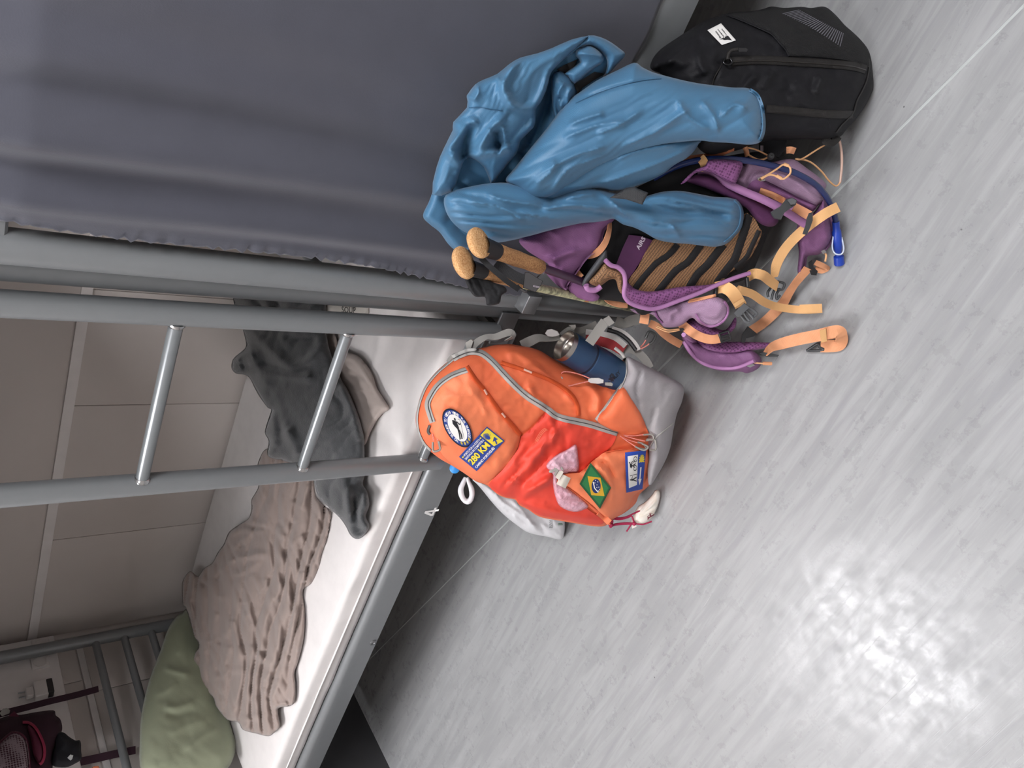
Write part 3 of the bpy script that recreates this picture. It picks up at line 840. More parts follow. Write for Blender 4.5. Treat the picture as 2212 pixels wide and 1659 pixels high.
blk = relief('blanket', bl_out, zc([(700, 1200, 0.54), (650, 1500, 0.54), (600, 1590, 0.54), (650, 1350, 0.54), (460, 1150, 0.56), (400, 1290, 0.60), (412, 1430, 0.61)]), M_brown,
       T=0.014, R=10, mound=(0.04, 110), Tb=0.0, step=3.2, folds=bl_folds, noise=[(0.040, 30, 210, 0.12, 11, 'b'), (0.010, 19, 110, -0.30, 19, 'b'), (0.0025, 10, 40, 0.1, 23, 'b')], lim=[(2, 0.5335, 9), (1, 0, 1.985)])
tag(blk, 'crumpled taupe cotton blanket lying along the white sheet', 'blanket')

M_fleece = mat('grey_fleece', '37393b', 0.95, bump=0.5, bscale=260, sheen=0.35, col2='2f3133', nscale=40)
fl_out = [(494, 632), (540, 610), (640, 612), (688, 636), (704, 660)] + cW([(822, 560), (835, 620), (850, 700), (900, 850), (950, 960), (1000, 1040), (1040, 1130), (1080, 1230), (1110, 1330), (1130, 1420), (1132, 1500)]) + \
    cN([(2052, 130), (2050, 240), (2030, 330), (2080, 420), (2100, 560), (2062, 680), (2100, 760), (2090, 830), (2020, 910), (1950, 925), (1890, 880), (1850, 800), (1790, 710), (1720, 640), (1650, 575), (1570, 500), (1530, 430), (1500, 310), (1470, 160), (1290, 110), (1150, 70)]) + \
    cW([(480, 1596), (420, 1590), (360, 1560), (370, 1450), (340, 1380), (365, 1280), (390, 1200), (360, 1180), (300, 1100), (260, 1030), (220, 950), (180, 920), (110, 910), (75, 870), (80, 810), (110, 770), (160, 730), (190, 690), (180, 620), (150, 520), (110, 440), (70, 340)])
fl_folds = F(cW, 0.030, 13, 'g', [(230, 560), (300, 640), (420, 760), (560, 860), (700, 800), (820, 680)], [(330, 910), (450, 900), (600, 925), (750, 960)], [(110, 800), (190, 770), (260, 750)],
             [(250, 700), (290, 850), (400, 1100), (480, 1300), (560, 1500)], [(950, 960), (1020, 1100), (1060, 1250), (1100, 1450)], [(500, 1350), (570, 1450), (600, 1580)], [(380, 1200), (420, 1350), (400, 1500)]) + \
    F(cW, -0.025, 11, 'g', [(250, 790), (400, 860), (560, 895), (700, 850)], [(150, 850), (220, 830)], [(360, 1000), (430, 1200), (480, 1420)], [(500, 600), (600, 640), (760, 640)]) + \
    F(cN, -0.035, 10, 'g', [(1945, 430), (1945, 620), (1965, 780), (1990, 870)]) + F(cN, 0.016, 9, 'g', [(1880, 330), (1895, 600), (1900, 800)], [(2065, 430), (2040, 620), (2072, 800)], [(1830, 250), (1850, 500), (1870, 700)])
flc = relief('fleece_blanket', fl_out, zc([(500, 790, 0.62), (497, 640, 0.62), (700, 650, 0.585), (780, 960, 0.55), (795, 1130, 0.548), (560, 980, 0.59), (640, 1010, 0.575)]), M_fleece,
       T=0.035, R=18, mound=(0.05, 90), Tb=0.0, step=4, folds=fl_folds, noise=[(0.040, 70, 160, -0.55, 21, 'b'), (0.012, 36, 80, 0.5, 24, 'b'), (0.003, 8, 8, 0, 25)], lim=[(2, 0.5335, 9), (1, 0, 1.985)])
tag(flc, 'dark grey fleece blanket bunched behind the ladder', 'blanket')

tp_out = cW([(850, 590), (900, 600), (930, 700), (990, 735), (1080, 770), (1150, 840), (1200, 920), (1230, 1020), (1280, 1100), (1330, 1190), (1280, 1230), (1230, 1290), (1180, 1380), (1135, 1480), (1080, 1420), (1000, 1200), (930, 1000), (860, 820), (815, 640)])
tpc = relief('pillowcase', tp_out, zc([(760, 770, 0.545), (840, 880, 0.541), (790, 950, 0.541), (720, 740, 0.55)]), mat('pale_taupe_cotton', 'a39790', 0.85, bump=0.06, bscale=300, sheen=0.2),
       T=0.022, R=26, Tb=0.0, step=4, folds=F(cW, 0.007, 4, 'g', [(960, 790), (1040, 800), (1120, 890), (1190, 1000), (1250, 1110)], [(1010, 1060), (1060, 1040), (1120, 1060)], [(1270, 1200), (1200, 1290), (1140, 1430)]) +
       F(cW, -0.005, 3, 'g', [(950, 860), (1060, 900), (1160, 980), (1240, 1100)]), noise=[(0.006, 18, 18, 0.4, 31)], lim=[(2, 0.5335, 9)])
tag(tpc, 'pale taupe cloth corner poking out from under the grey fleece', 'cloth')

pc_out = [(690, 640), (720, 652), (760, 655), (800, 640), (790, 690), (750, 690), (715, 680), (700, 668)]
M_print = mat('printed_cloth', 'cfcac2', 0.8)
pcl = relief('printed_cloth', pc_out, zc([(700, 660, 0.575), (760, 665, 0.548), (780, 690, 0.545)]), M_print, T=0.014, R=14, Tb=0.0, step=4, noise=[(0.006, 12, 12, 0, 5)], lim=[(2, 0.5335, 9)])
tag(pcl, 'crumpled off-white cloth with black print between the steel posts', 'cloth')
text_on('print', Surf(pcl), 'SOUP', (736, 673), (0, 0), (0, 0), M_black, pcl, lift=0.0015, fit=(1, 1), warp=lambda v: np.array([738 + 30 * v[0], 675 - 13 * v[1] + 2 * v[0]]))

# ================================================================== ORANGE BACKPACK
M_or = mat('orange_nylon', 'e27147', 0.62, col2='d9633d', nscale=9, bump=0.10, bscale=900, weave=0.10, wscale=1100)
M_red = mat('red_nylon', 'dc4430', 0.6, col2='cf3a2c', nscale=9, bump=0.08, bscale=900, weave=0.12, wscale=900)
M_or2 = mat('orange_panel', 'e77f55', 0.62, col2='e0754c', nscale=12, bump=0.10, bscale=700, weave=0.12, wscale=900)
M_gry = mat('grey_nylon', '9b9798', 0.7, col2='938f92', nscale=12, bump=0.08, bscale=900, weave=0.15, wscale=700)
M_tape = mat('grey_zip_tape', 'a5a29e', 0.7, bump=0.1, bscale=700)
M_tooth = mat('zip_teeth', '4c4a48', 0.5)
M_web = mat('grey_webbing', '8d8a85', 0.75, weave=0.3, wscale=1400)
M_pull = mat('grey_pull', '8f8b84', 0.45)
M_owb = mat('orange_webbing', 'd6541f', 0.7, weave=0.3, wscale=1200)
M_cordr = mat('coral_cord', 'd4665a', 0.7, col2='e0a090', nscale=500)
M_cordd = mat('crimson_cord', '9c1c46', 0.7)
orp = empty('backpack', (-0.87, 0.92, 0)); tag(orp, 'orange hiking backpack with travel patches leaning on the ladder', 'backpack')
ob_out = cA([(155, 760), (150, 700), (165, 620), (190, 540), (225, 470), (290, 390), (370, 320), (430, 275), (500, 245), (560, 232), (620, 222), (700, 205), (790, 200), (860, 210), (940, 225), (1010, 250), (1090, 300), (1190, 350), (1330, 400),
             (1450, 400), (1540, 330), (1600, 290), (1700, 335), (1850, 410), (1955, 465), (1980, 510), (1968, 590), (1932, 680), (1908, 790), (1888, 900), (1850, 1000), (1800, 1090), (1745, 1165), (1680, 1225), (1650, 1290), (1580, 1350), (1500, 1395), (1450, 1438),
             (1380, 1445), (1250, 1425), (1130, 1405), (1000, 1380), (920, 1330), (860, 1300), (830, 1262), (770, 1250), (710, 1225), (640, 1165), (560, 1135), (480, 1080), (400, 1030), (320, 985), (250, 930), (200, 880), (170, 820)])
OC = [(905, 930, 1.545), (1010, 757, 1.50), (940, 975, 1.59), (1475, 850, 1.775), (1420, 1040, 1.80), (1300, 1135, 1.86), (1120, 745, 1.56)]
of = plane_fit(OC)
o_folds = F(cA, -0.010, 5, 'g', [(640, 1150), (740, 1060), (850, 910), (870, 830)], [(1060, 655), (1000, 720), (930, 790), (870, 830)], [(860, 1180), (960, 1080), (1080, 950)], [(730, 1200), (800, 1120), (870, 1060)]) + \
    F(cA, 0.014, 9, 'g', [(960, 330), (1050, 400), (1150, 500), (1240, 620)], [(760, 230), (860, 260), (980, 320)], [(900, 1010), (1010, 900), (1120, 780)], [(880, 1210), (1000, 1150), (1100, 1080)], [(1300, 460), (1400, 560), (1380, 680)], [(920, 480), (960, 560), (1050, 620)]) + \
    F(cA, -0.012, 8, 'g', [(880, 250), (1000, 340), (1100, 440), (1210, 560)], [(1110, 690), (1100, 760), (1060, 860)])
body = relief('body', ob_out, of, M_or, orp, T=0.105, R=85, Tb=0.07, step=4.5, folds=o_folds, noise=[(0.008, 40, 40, 0.5, 41), (0.004, 14, 22, 0.8, 44)], lim=[(1, 0, 1.082), (2, 0.002, 9)])
Sb = Surf(body)
# red stretch panel between front pocket and bottom
redp = patch_on('red_panel', Sb, cA([(1050, 655), (1110, 700), (1250, 738), (1400, 775), (1515, 812), (1500, 880), (1450, 935), (1400, 970), (1340, 1010), (1270, 1080), (1160, 1085), (1110, 1140), (1200, 1240), (1330, 1330), (1440, 1415), (1380, 1435), (1250, 1415), (1000, 1370), (930, 1325), (860, 1290), (835, 1255), (770, 1243), (712, 1218), (648, 1160), (740, 1065), (850, 915), (872, 832), (960, 760)]),
              M_red, orp, lift=0.007, step=4, smooth_out=2, folds=F(cA, 0.012, 7, 'g', [(760, 1180), (900, 1060), (1040, 900)], [(880, 1230), (980, 1180), (1080, 1120)], [(1080, 720), (1100, 800), (1070, 900)], [(870, 1290), (1000, 1320), (1200, 1370), (1400, 1400)]) +
              F(cA, -0.004, 6, 'g', [(870, 1265), (1000, 1250), (1110, 1300)], [(840, 1000), (940, 900)], [(1140, 760), (1180, 880), (1150, 980)]), noise=[(0.003, 18, 30, 0.8, 46)])
# front pocket panel
fpan = patch_on('front_pocket', Sb, cA([(505, 352), (560, 430), (640, 535), (720, 645), (800, 735), (868, 822), (850, 912), (795, 1010), (725, 1075), (640, 1148), (540, 1118), (440, 1050), (340, 965), (300, 890), (272, 800), (250, 700), (228, 610), (250, 540), (320, 455), (400, 395)]),
              M_or2, orp, lift=0.003, step=5, smooth_out=2, bulge=0.008, R=22, noise=[(0.006, 26, 26, 0.4, 51)], folds=F(cA, 0.006, 6, 'g', [(330, 560), (450, 560), (560, 540)], [(640, 480), (700, 580), (720, 700)], [(520, 500), (600, 600), (640, 700)]))
Sf = Surf(body, redp, fpan)
ribbon_on('front_zipper', Sf, cA([(505, 375), (400, 412), (310, 475), (255, 550), (232, 612), (248, 680), (268, 735)]), 13, M_tape, orp, lift=0.004)
ribbon_on('zip_teeth', Sf, cA([(500, 378), (400, 414), (310, 478), (258, 552), (235, 612), (250, 680), (266, 730)]), 2.0, M_tooth, orp, lift=0.0065)
ribbon_on('daisy_strap', Sf, cA([(500, 350), (560, 440), (640, 540), (720, 650), (800, 740), (868, 822)]), 10, M_owb, orp, lift=0.006)
ribbon_on('edge_piping', Sb, cA([(440, 282), (370, 335), (290, 405), (228, 482), (196, 550), (172, 625), (160, 700), (164, 762), (178, 820), (208, 878), (255, 928)]), 5, M_tape, orp, lift=0.006)
# main zip
zl = [(405, 300), (450, 275), (520, 252), (590, 258), (640, 288), (690, 335), (740, 390), (790, 443), (850, 503), (920, 563), (1000, 613), (1060, 653), (1110, 690), (1170, 710), (1250, 727), (1340, 747), (1430, 775), (1530, 806)]
ribbon_on('main_zipper', Sf, cA(zl), 15, M_tape, orp, lift=0.007)
ribbon_on('zip_teeth', Sf, cA([(x + 2, y + 2) for x, y in zl]), 2.0, M_tooth, orp, lift=0.0098)
ribbon_on('side_strap', Sf, cA([(735, 325), (850, 362), (950, 398), (1060, 442), (1150, 492), (1218, 548), (1255, 620), (1262, 690)]), 9, M_owb, orp, lift=0.006)
for (a, b) in (((620, 510), (640, 545)), ((740, 670), (765, 700)), ((890, 372), (945, 395))):
    ribbon_on('bar_tack', Sf, cA([a, b]), 5, mat('pale_stitch', 'e8b7a4', 0.7), orp, lift=0.0095, smooth_path=False)
# grey side pocket holding the tumbler
pk_out = cA([(1380, 718), (1440, 640), (1500, 550), (1558, 470), (1588, 400), (1588, 320), (1600, 285), (1700, 335), (1850, 410), (1955, 465), (1982, 510), (1970, 590), (1934, 680), (1910, 790), (1890, 905), (1852, 1005), (1802, 1095), (1748, 1170), (1735, 1080), (1740, 960), (1735, 830), (1700, 790), (1560, 800), (1460, 775)])
pkt = relief('side_pocket', pk_out, lambda x, y: of(x, y) - 0.10, M_gry, orp, T=0.040, R=34, Tb=0.06, step=5, noise=[(0.004, 14, 40, 0.5, 61)],
             folds=F(cA, -0.008, 4, 'g', [(1700, 380), (1660, 500), (1690, 640)], [(1790, 620), (1760, 760), (1740, 860)]), lim=[(2, 0.002, 9), (1, 0, 1.08)])
Sp = Surf(pkt, body)
ribbon_on('pocket_rim', Sp, cA([(1382, 718), (1440, 642), (1500, 555), (1556, 475), (1582, 400), (1582, 320), (1562, 270), (1510, 225)]), 7, M_tape, orp, lift=0.006)
patch_on('pocket_gusset', Sp, cA([(1385, 720), (1440, 642), (1500, 552), (1555, 480), (1620, 570), (1690, 680), (1730, 780), (1740, 830), (1640, 830), (1530, 806), (1460, 775)]), M_or, orp, lift=0.004, bulge=0.01, R=14, smooth_out=2)
ribbon_on('seam', Sp, cA([(1910, 740), (1850, 790), (1790, 840), (1750, 900)]), 3, M_tape, orp, lift=0.004)
# lower stretch pocket and its pull strap
lpk = patch_on('stretch_pocket', Sf, cA([(1450, 935), (1590, 912), (1735, 920), (1742, 1060), (1702, 1180), (1640, 1235), (1600, 1325), (1540, 1368), (1470, 1390), (1410, 1350), (1330, 1290), (1200, 1190), (1110, 1140), (1160, 1085), (1270, 1078), (1350, 1005), (1400, 968)]), M_or2, orp,
              lift=0.012, bulge=0.022, R=26, smooth_out=2, folds=F(cA, 0.010, 6, 'g', [(1350, 1010), (1430, 1060), (1480, 1150), (1490, 1260)]) + F(cA, -0.010, 5, 'g', [(1400, 980), (1470, 1040), (1510, 1120)]), noise=[(0.004, 20, 20, 0, 71)])
Sl = Surf(body, redp, lpk, pkt)
ribbon_on('binding', Sl, cA([(1448, 938), (1520, 922), (1600, 914), (1732, 922)]), 4, M_or, orp, lift=0.004)
ribbon_on('binding', Sl, cA([(1112, 1142), (1200, 1195), (1330, 1295), (1420, 1372), (1480, 1430)]), 6, M_or, orp, lift=0.006)
strap('pull_strap', [(*p, 0) for p in []] or [(*q, Sl.D(*q) - 0.012) for q in cA([(1130, 1120), (1160, 1135), (1190, 1150)])], 0.024, mat('pale_webbing', 'c9c2b6', 0.8), orp)
dbk = Sl.D(*cA([(1110, 1070)])[0]) - 0.022
plate('buckle', cI([(480, 590), (510, 580), (530, 600), (525, 640), (545, 670), (580, 665), (605, 720), (550, 690), (490, 790), (470, 770), (490, 720), (450, 745), (410, 745), (402, 720), (440, 700), (470, 690), (485, 640)]), dbk, 0.004, M_pull, orp)
plate('buckle_bar', cI([(490, 800), (545, 690), (600, 735), (540, 845)]), dbk + 0.003, 0.003, mat('pale_webbing', 'c9c2b6', 0.8), orp)
# zipper pulls: cords with grey loops
dz = Sl.D(*cA([(1640, 850)])[0]) - 0.012
for (a, b, c_) in (([(1320, 230), (1430, 300), (1580, 345)], [(1580, 340), (1660, 365), (1690, 430), (1590, 415)], 0), ([(1330, 225), (1500, 255), (1660, 240)], [(1660, 240), (1770, 240), (1790, 300), (1700, 300)], 0.004),
                   ([(1320, 235), (1450, 330), (1560, 400)], [(1545, 395), (1660, 445), (1720, 400), (1640, 360)], 0.007), ([(1330, 230), (1520, 290), (1680, 325)], [(1690, 320), (1800, 300), (1825, 380), (1815, 440), (1740, 440)], 0.002)):
    ptube('pull_cord', [(*q, dz - c_) for q in cI(a)], 0.0014, M_cordr, orp, n=6)
    ptube('pull_loop', [(*q, dz - c_ - 0.001) for q in cI(b)], 0.0022, M_pull, orp, n=6)
plate('zip_slider', cI([(1260, 190), (1320, 170), (1335, 200), (1320, 270), (1270, 290), (1255, 240)]), dz + 0.004, 0.006, M_pull, orp)
dz2 = Sf.D(*cA([(280, 850)])[0]) - 0.010
for q in ([(225, 950), (240, 1050), (260, 1180)], [(235, 960), (275, 1070), (310, 1170)]):
    ptube('pull_cord', [(*r, dz2) for r in cH(q)], 0.0013, M_cordr, orp, n=6)
ptube('pull_loop', [(*r, dz2 - 0.001) for r in cH([(250, 1190), (250, 1270), (265, 1300), (330, 1280), (330, 1230), (318, 1180)])], 0.0024, M_pull, orp, n=6)
ribbon_on('zip_garage', Sf, cH([(210, 990), (190, 1060), (215, 1100)]), 6, M_tooth, orp, lift=0.004)
# side compression cord and toggle
dc = Sp.D(*cJ([(800, 950)])[0]) - 0.03
ptube('bungee', [(*q, dc) for q in cJ([(590, 960), (565, 920), (600, 880), (720, 890), (860, 930), (980, 985)])], 0.0014, M_cordr, orp, n=6)
ptube('bungee', [(*q, dc) for q in cJ([(960, 1000), (820, 1030), (700, 1060), (600, 1075)])], 0.0014, M_cordr, orp, n=6)
plate('cord_lock', cJ([(960, 960), (1070, 960), (1135, 985), (1130, 1030), (1060, 1040), (960, 1030), (925, 1010), (925, 975)]), dc - 0.004, 0.008, mat('pale_grey_plastic', 'bdb9b6', 0.4), orp)
plate('cord_end', cJ([(1145, 1020), (1230, 1020), (1255, 1040), (1245, 1070), (1150, 1060)]), dc - 0.004, 0.007, M_pull, orp)
plate('strap_keeper', cJ([(480, 990), (570, 940), (595, 965), (510, 1015)]), dc, 0.006, M_pull, orp)
# ---- straps and harness behind the tumbler
strap('compression_strap', [(*q, 1.50) for q in cJ([(940, 500), (1040, 360), (1150, 210)])], 0.019, M_web, orp)
plate('strap_end', cJ([(1120, 180), (1200, 130), (1280, 230), (1200, 280)]), 1.497, 0.008, M_web, orp)
strap('shoulder_strap_edge', [(*q, 1.585) for q in cJ([(890, 350), (1080, 370), (1280, 430), (1420, 540)])], 0.011, mat('pale_grey_nylon', 'aeaaa6', 0.75), orp, th=0.006)
strap('shoulder_strap', [(*q, 1.59) for q in cJ([(900, 400), (1080, 450), (1260, 510), (1400, 590)])], 0.026, mat('dark_red_mesh', '8c2326', 0.8, bump=0.4, bscale=700), orp, th=0.012)
ptube('shoulder_strap_piping', [(*q, 1.588) for q in cJ([(1180, 320), (1320, 360), (1460, 460), (1560, 590)])], 0.005, M_black, orp)
strap('harness_strap', [(*q, 1.585) for q in cJ([(1240, 300), (1400, 360), (1540, 490), (1600, 590)])], 0.008, mat('pale_grey_nylon', 'aeaaa6', 0.75), orp)
strap('harness_loop', [(*q, 1.60) for q in cJ([(1380, 590), (1460, 570), (1580, 620), (1680, 720), (1745, 830)])], 0.017, M_web, orp, th=0.003)
strap('shoulder_webbing', [(*q, 1.60) for q in cJ([(1290, 210), (1400, 240), (1500, 200), (1610, 180)])], 0.022, M_web, orp, twist=[0, 35, 10, -20])
strap('shoulder_webbing', [(*q, 1.58) for q in cJ([(40, 530), (140, 480), (270, 430), (400, 440), (540, 400)])], 0.02, M_web, orp, twist=[0, 0, 40, 60, 20])
strap('shoulder_webbing', [(*q, 1.60) for q in cJ([(560, 390), (680, 320), (830, 330), (1040, 240)])], 0.013, M_web, orp, twist=[60, 20, 0, 0])
plate('chest_buckle', cJ([(350, 370), (380, 320), (440, 310), (520, 340), (550, 390), (500, 410), (440, 415), (390, 410)]), 1.57, 0.008, mat('pale_grey_plastic', 'bdb9b6', 0.4), orp)
plate('chest_buckle', cJ([(660, 260), (760, 250), (765, 290), (740, 330), (700, 320), (700, 280)]), 1.58, 0.008, M_pull, orp)
ptube('belt_zip_cord', [(*q, 1.60) for q in cJ([(1580, 590), (1650, 520), (1690, 460)])], 0.0015, M_cordr, orp, n=6)
ptube('belt_zip_cord', [(*q, 1.60) for q in cJ([(1600, 590), (1690, 540), (1740, 500)])], 0.0015, M_cordr, orp, n=6)
ptube('belt_pull_loop', [(*q, 1.598) for q in cJ([(1690, 430), (1720, 360), (1760, 350), (1815, 400), (1780, 480), (1740, 510)])], 0.003, mat('dark_grey_plastic', '4a4b4a', 0.45), orp, n=6)
strap('haul_loop', [(*q, 1.49) for q in cA([(530, 225), (580, 180), (640, 150), (700, 150), (790, 120), (815, 150), (760, 175)])], 0.014, M_web, orp, twist=[0, 20, 50, 30, 0, 60, 90])
plate('top_buckle', cA([(490, 190), (530, 165), (545, 180), (525, 245), (500, 250)]), 1.49, 0.008, M_pull, orp)
strap('load_strap', [(*q, 1.50) for q in cA([(375, 325), (395, 295), (430, 275), (440, 300)])], 0.010, M_web, orp)
# ---- embroidered patches
M_blue = mat('patch_blue', '23408f', 0.7, bump=0.3, bscale=900); M_navy = mat('patch_navy_edge', '171a2c', 0.7)
M_wht = mat('patch_white', 'eceae6', 0.75, bump=0.2, bscale=900); M_yel = mat('patch_yellow', 'e6cf3a', 0.7, bump=0.2, bscale=900); M_blk = mat('patch_black', '1d1e22', 0.7)
M_gold = mat('patch_gold', 'bfa94a', 0.6); M_grn = mat('patch_green', '2b7a43', 0.7, bump=0.3, bscale=900); M_grnd = mat('patch_dark_green', '1d5a35', 0.7, bump=0.3, bscale=900); M_flag = mat('flag_yellow', 'd9a827', 0.7, bump=0.3, bscale=900)
Spt = Surf(body, redp, fpan, lpk)
# oval badge: local unit circle -> picture
def oval(p):
    c = np.array([542, 1020.]); ax = np.array([-52, -225.]); ay = np.array([174, 62.])     # "up" and "right" half axes
    q = c + ax * p[1] + ay * p[0]
    return (890 + q[0] / 5.53, 740 + q[1] / 5.53)
def ovpoly(r, n=36): return [oval((r * math.cos(2 * math.pi * k / n), r * math.sin(2 * math.pi * k / n))) for k in range(n)]
pb = patch_on('oval_badge', Spt, ovpoly(1.0), M_navy, orp, lift=0.0035, step=4, flat=True); pb['label'] = 'oval blue and white badge of a walker with a staff'
So = Surf(pb)
shape_on('badge_ring', So, [[(math.cos(2 * math.pi * k / 36) * 0.92, math.sin(2 * math.pi * k / 36) * 0.92) for k in range(36)]], oval, M_blue, pb, 0.0008)
shape_on('badge_field', So, [[(math.cos(2 * math.pi * k / 36) * 0.65, math.sin(2 * math.pi * k / 36) * 0.70) for k in range(36)]], oval, M_wht, pb, 0.0016)
walker = [[(-0.02, 0.50), (0.05, 0.50), (0.07, 0.40), (0.02, 0.36), (-0.05, 0.40)], [(-0.20, 0.34), (0.0, 0.36), (0.10, 0.28), (0.16, 0.05), (0.14, -0.06), (0.02, -0.06), (-0.12, 0.04), (-0.22, 0.14)],
          [(0.06, 0.30), (0.24, 0.20), (0.36, 0.27), (0.35, 0.31), (0.24, 0.27), (0.10, 0.36)], [(0.02, -0.04), (0.14, -0.04), (0.14, -0.30), (0.10, -0.56), (0.0, -0.60), (0.02, -0.54), (0.05, -0.30)], [(0.08, -0.02), (0.17, -0.06), (0.26, -0.26), (0.24, -0.50), (0.16, -0.53), (0.18, -0.28)],
          line_poly((0.36, 0.45), (0.36, -0.45), 0.022), line_poly((0.36, 0.45), (0.30, 0.52), 0.022), line_poly((0.30, 0.52), (0.22, 0.48), 0.022)]
shape_on('badge_walker', So, walker, lambda p: oval((p[0] * 1.05 - 0.05, p[1] * 1.05)), M_blk, pb, 0.0024)
def arc_text(s, a0, a1, r, h, flip=False):
    n_ = len(s)
    for i, ch in enumerate(s):
        if ch == ' ': continue
        a = math.radians(a0 + (a1 - a0) * i / max(n_ - 1, 1))
        def w(v, a=a):
            rr = r + (v[1] - 0.5) * h; aa = a - (v[0] - 0.5) * h * 0.75 / r
            return np.array(oval((rr * math.cos(aa), rr * math.sin(aa))))
        text_on('badge_letter', So, ch, (0, 0), (0, 0), (0, 0), M_wht, pb, lift=0.0018, fit=(1, 1), bold=0.02, warp=w)
arc_text('NO SUEÑES TU VIDA, VIVE TUS SUEÑOS', 252, -20, 0.79, 0.16)
for k, a in enumerate((-32, -50, -68, -86)):
    x, y = 0.79 * math.cos(math.radians(a)), 0.79 * math.sin(math.radians(a))
    shape_on('badge_shell', So, [circle_pts(x, y, 0.075, 0.085, 12)], oval, M_gold, pb, 0.0018)
# rectangular badge: u along the lettering, v up
r0 = np.array([560, 1365.]); ru = np.array([335, -362.]); rv = -np.array([212, 171.])
def rect(p):
    q = r0 - rv + ru * p[0] + rv * p[1]
    return (890 + q[0] / 5.53, 740 + q[1] / 5.53)
pr = patch_on('text_badge', Spt, [rect(p) for p in ((0, 0), (1, 0), (1, 1), (0, 1))], M_blue, orp, lift=0.0035, step=4, flat=True); pr['label'] = 'blue and yellow rectangular badge reading 280 KM'
Sr = Surf(pr)
shape_on('badge_yellow', Sr, [[(0.735, 0.18), (0.97, 0.04), (0.97, 0.95), (0.735, 0.95)]], rect, M_yel, pr, 0.0008)
def rtext(s, u0, u1, v0, v1, mt_, bold=0.02):
    text_on('badge_text', Sr, s, (0, 0), (0, 0), (0, 0), mt_, pr, lift=0.0016, fit=(1, 1), bold=bold, warp=lambda v: np.array(rect((u0 + (u1 - u0) * v[0], v0 + (v1 - v0) * v[1]))))
rtext('PORTO POR LA COSTA', 0.10, 0.64, 0.81, 0.91, M_wht); rtext('SANTIAGO DE COMPOSTELA', 0.05, 0.70, 0.665, 0.765, M_wht)
rtext('280 KM', 0.05, 0.69, 0.30, 0.61, M_yel, 0.035); rtext('CAMINO PORTUGUÉS', 0.05, 0.71, 0.08, 0.22, M_wht, 0.03)
shape_on('badge_arrow', Sr, [[(0.03, 0.86), (0.06, 0.91), (0.06, 0.875), (0.09, 0.875), (0.09, 0.845), (0.06, 0.845), (0.06, 0.81)]], rect, M_yel, pr, 0.0016)
shape_on('badge_arrow', Sr, [[(0.71, 0.86), (0.68, 0.91), (0.68, 0.875), (0.65, 0.875), (0.65, 0.845), (0.68, 0.845), (0.68, 0.81)]], rect, M_yel, pr, 0.0016)
shell = [line_poly((0.805, 0.58), (0.805 + 0.10 * math.sin(math.radians(a)), 0.58 + 0.30 * math.cos(math.radians(a))), 0.014) for a in range(-75, 76, 15)] + [[(0.78, 0.53), (0.83, 0.53), (0.85, 0.62), (0.805, 0.66), (0.76, 0.62)]]
shape_on('badge_shell', Sr, shell, rect, M_blue, pr, 0.0016)
shape_on('badge_arrow', Sr, [[(0.80, 0.16), (0.84, 0.16), (0.88, 0.30), (0.93, 0.27), (0.915, 0.46), (0.80, 0.36), (0.85, 0.32)]], rect, M_blue, pr, 0.0016)
# flag: a diamond-cut patch
fc = cA([(1345, 1010), (1490, 1185), (1410, 1325), (1270, 1155)])
fo_ = np.array(fc[3]); fu = np.array(fc[0]) - fo_; fv = np.array(fc[2]) - fo_
def flag(p): return tuple(fo_ + fu * p[0] + fv * p[1])
pf = patch_on('flag_patch', Spt, [flag(p) for p in ((0, 0), (1, 0), (1, 1), (0, 1))], M_grnd, orp, lift=0.006, step=4, flat=True); pf['label'] = 'green flag patch with yellow lozenge and blue disc'
Sg = Surf(pf)
shape_on('flag_field', Sg, [[(0.09, 0.07), (0.91, 0.07), (0.91, 0.93), (0.09, 0.93)]], flag, M_grn, pf, 0.0008)
fi = lambda p: cI([p])[0]
shape_on('flag_lozenge', Sg, [[(916, 788), (1088, 812), (1142, 1056), (966, 1042)]], fi, M_flag, pf, 0.0014)
shape_on('flag_disc', Sg, [circle_pts(1030, 922, 60, 96, 24)], fi, mat('flag_blue', '1b2f6b', 0.7), pf, 0.002)
shape_on('flag_band', Sg, [line_poly((992, 866), (1010, 950), 14), line_poly((1010, 950), (1060, 1005), 14)], fi, M_wht, pf, 0.0026)
shape_on('flag_stars', Sg, [circle_pts(x, y, 7, 7, 6) for (x, y) in ((1022, 846), (1052, 866), (1042, 906), (1066, 936), (1076, 966), (1040, 940), (1062, 986), (1014, 880))], fi, M_wht, pf, 0.0026)
# walker / cyclist badge
cc = cA([(1580, 940), (1725, 925), (1700, 1190), (1590, 1215)])
def quad(Q):
    Q = [np.array(q) for q in Q]
    return lambda p: tuple(Q[0] * (1 - p[0]) * (1 - p[1]) + Q[1] * p[0] * (1 - p[1]) + Q[2] * p[0] * p[1] + Q[3] * (1 - p[0]) * p[1])
cq = quad(cc)     # u: left->right in the picture, v: top->bottom
pcm = patch_on('route_badge', Spt, [cq(p) for p in ((0, 0), (1, 0), (1, 1), (0, 1))], mat('route_blue', '1f45a5', 0.7, bump=0.3, bscale=900), orp, lift=0.004, step=4, flat=True); pcm['label'] = 'blue and white route badge with cyclist, walker and arrow'
Sc = Surf(pcm)
shape_on('badge_field', Sc, [[(0.12, 0.10), (0.62, 0.09), (0.64, 0.86), (0.16, 0.90)]], cq, M_wht, pcm, 0.0008)
shape_on('badge_shell', Sc, [line_poly((0.82, 0.26), (0.82 + 0.14 * math.sin(math.radians(a)), 0.26 - 0.16 * math.cos(math.radians(a))), 0.035) for a in range(-100, 101, 25)] + [circle_pts(0.82, 0.24, 0.09, 0.06, 12)], cq, M_yel, pcm, 0.0016)
